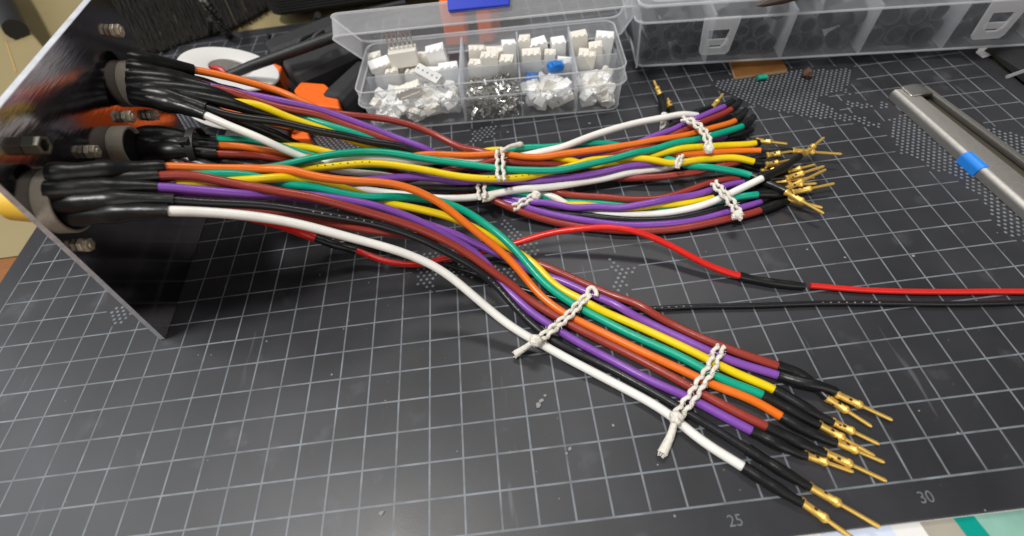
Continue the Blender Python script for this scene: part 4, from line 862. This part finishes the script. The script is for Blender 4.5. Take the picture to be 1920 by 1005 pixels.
# brown board scrap, crumb, sleeve scrap under the organiser
b = MB(); b.prism([at(x, y, .01) for x, y in ((1366, 117), (1462, 112), (1474, 136), (1377, 149))], (0, 0, .15)); b.m[1] = 1; b.m[0] = 0
for k in range(2, 6): b.m[k] = 1
b.m[1] = 0; tag(b.build('board_scrap', [M['pcb'], M['pcbedge']], None), 'brown circuit board scrap sticking out from under the organiser', 'board scrap')
b = MB(); b.tube([at(1421, 146, .13), at(1437, 144, .13)], .12, 10); tag(b.build('sleeve_scrap', M['teal'], None, smooth=True), 'tiny teal wire sleeve lying in front of the brown scrap', 'scrap')
b = MB(); c = at(1515, 137, .22); rings = []
for k in range(1, 8):
    a = math.pi*k/8; rings.append([c+np.array([math.sin(a)*math.cos(q_), math.sin(a)*math.sin(q_), math.cos(a)*1.0])*.22*(1+.7*noise.noise(Vector((k*.9, q_*1.7, 3)))) for q_ in np.arange(12)*math.pi/6])
b.loft(rings); tag(b.build('brown_crumb', M['crumb'], None, smooth=True), 'brown crumb on the dotted map in front of the organiser', 'crumb')
# white paper corner, dark pouch and clear rod at the far right
b = MB(); b.prism([at(x, y, .012) for x, y in ((1829, 99), (1843, 109), (1893, 91), (1870, 80), (1838, 88))], (0, 0, .02)); tag(b.build('paper_corner', M['paper'], None), 'white paper corner showing from under the organiser at right', 'paper')
b = MB(); rings = []
for k in range(9):
    u = k/8; c = np.array([44.0+u*6.5, 15.9-.8*u, .0]); wdt = 2.0+1.4*math.sin(u*3.1); hh = .25+.55*math.sin(min(1, u*1.6)*1.57)
    rings.append([c+np.array([.15*noise.noise(Vector((k, q_, 0))), math.cos(q_)*wdt*(1+.2*noise.noise(Vector((k*.8, q_*2, 5)))), max(0.01, math.sin(q_)*hh*(1+.35*noise.noise(Vector((k*.9, q_*2, 9))))) if q_ < 3.15 else .005]) for q_ in np.arange(16)*math.pi/8])
b.loft(rings); tag(b.build('dark_pouch', M['blackplastic'], None, smooth=True), 'crumpled black plastic pouch beside the mat at the far right', 'pouch')
b = MB(); b.tube([at(1888, 144, .8), at(1990, 108, .9)], .07, 10); tag(b.build('clear_rod', M['clear'], None, smooth=True), 'clear thin rod lying on the black pouch at right', 'rod')
b = MB(); b.lathe(at(1417, 11, 3.64), unit(at(1545, -28, 3.9)-at(1417, 11, 3.64)), [(.02, 0), (.14, .35), (.26, 1.2), (.30, 4.0)], 14); tag(b.build('pointed_tool', mat('dark_tool_tip', (.09, .065, .055), rough=.4, metal=.4), None, smooth=True), 'dark pointed tool tip resting on the organiser lid', 'tool')
# printed packaging in front of the mat
pk = thing('printed_packaging', 'colourful printed packaging sheet below the front right edge of the mat', 'packaging', (31, -2.5, -.28))
yf = -.94
def pkq(name, xa, xb, sh, m, z=-.235):
    b = MB(); b.prism([(xa, yf, z), (xb, yf, z), (xb+sh, -4.2, z), (xa+sh, -4.2, z)], (0, 0, .02)); b.build(name, M[m], pk)
pkq('pale_print', 27.2, 29.0, .5, 'bluewhite'); pkq('white_print', 29.0, 29.75, .5, 'paper'); pkq('tan_print', 29.75, 30.62, .6, 'tanprint'); pkq('teal_print', 30.62, 31.15, .7, 'tealprint'); pkq('green_print', 31.15, 36, .7, 'greenprint')
b = MB(); b.box((26.5, -4.4, -.28), (10, 0, 0), (0, 3.5, 0), (0, 0, .04)); b.build('sheet_backing', M['paper'], pk)
# beige carton at the far left with a black handle
ca = thing('beige_carton', 'low beige carton at the far left behind the panel', 'carton', at(40, 60, 0))
e0, e1_ = at(0, -8, 1.1), at(82, 88, 1.1); dv = unit(e1_-e0); nv = np.array([dv[1], -dv[0], 0]); nv = nv if nv[0] < 0 else -nv
b = MB(); b.box(e0-dv*14-BZ*1.32, dv*34, nv*40, BZ*1.32); b.build('carton_body', M['beige'], ca, bevel=.12, seg=3)
b = MB(); b.tube([at(12, 78, 1.1), at(31, 136, 1.1)], .045, 6); b.build('carton_seam', M['tan'], ca)
hd_ = thing('black_tool', 'black rounded tool grip lying on the beige carton at top left', 'tool', at(20, 35, 1.1))
b = MB(); b.tube(cat_rom([at(-40, -90, 1.7), at(2, -6, 1.65), at(18, 30, 1.62), at(30, 56, 1.6)], .4)[0], [.75]*0 or .62, 14); b.build('handle_grip', M['blackplastic'], hd_, smooth=True, angle=60)
b = MB(); b.tube([at(6, 46, 1.35), at(16, 60, 1.35)], .25, 10); b.build('handle_ferrule', M['steel'], hd_, smooth=True, angle=60)
# specks and scraps on the mat
random.seed(31); b = MB()
spots = [(1015, 752, .10), (1010, 760, .13), (1022, 742, .07), (1068, 842, .08), (1062, 850, .06), (1150, 798, .06), (622, 703, .05), (1513, 468, .06), (1584, 483, .05), (1712, 480, .07), (1795, 812, .05), (1265, 968, .05), (716, 962, .10), (1105, 232, .08), (952, 248, .06), (1246, 192, .10), (500, 640, .05), (420, 640, .04)]
for k in range(40): spots.append((random.uniform(30, 1890), random.uniform(420, 960), random.uniform(.015, .035)))
for x, y, r in spots:
    c = at(x, y, .004); n_ = 6
    a0 = random.uniform(0, 6); ring = [c+np.array([r*random.uniform(.5, 1)*math.cos(a0+j*1.047), r*random.uniform(.4, 1)*math.sin(a0+j*1.047), 0]) for j in range(n_)]
    b.prism(ring, (0, 0, r*.35))
tag(b.build('dust_specks', M['dust'], None), 'pale dust specks and scraps scattered over the black mat', 'dust', kind='stuff')

b = MB(); b.tube(cat_rom([at(545, 66, .3), at(580, 52, .5), at(630, 34, .6), at(690, 22, .5), at(760, 6, .4)], .2)[0], .22, 12)
tag(b.build('black_cable', M['blackplastic'], None, smooth=True), 'black cable along the back edge of the mat behind the lid', 'cable')
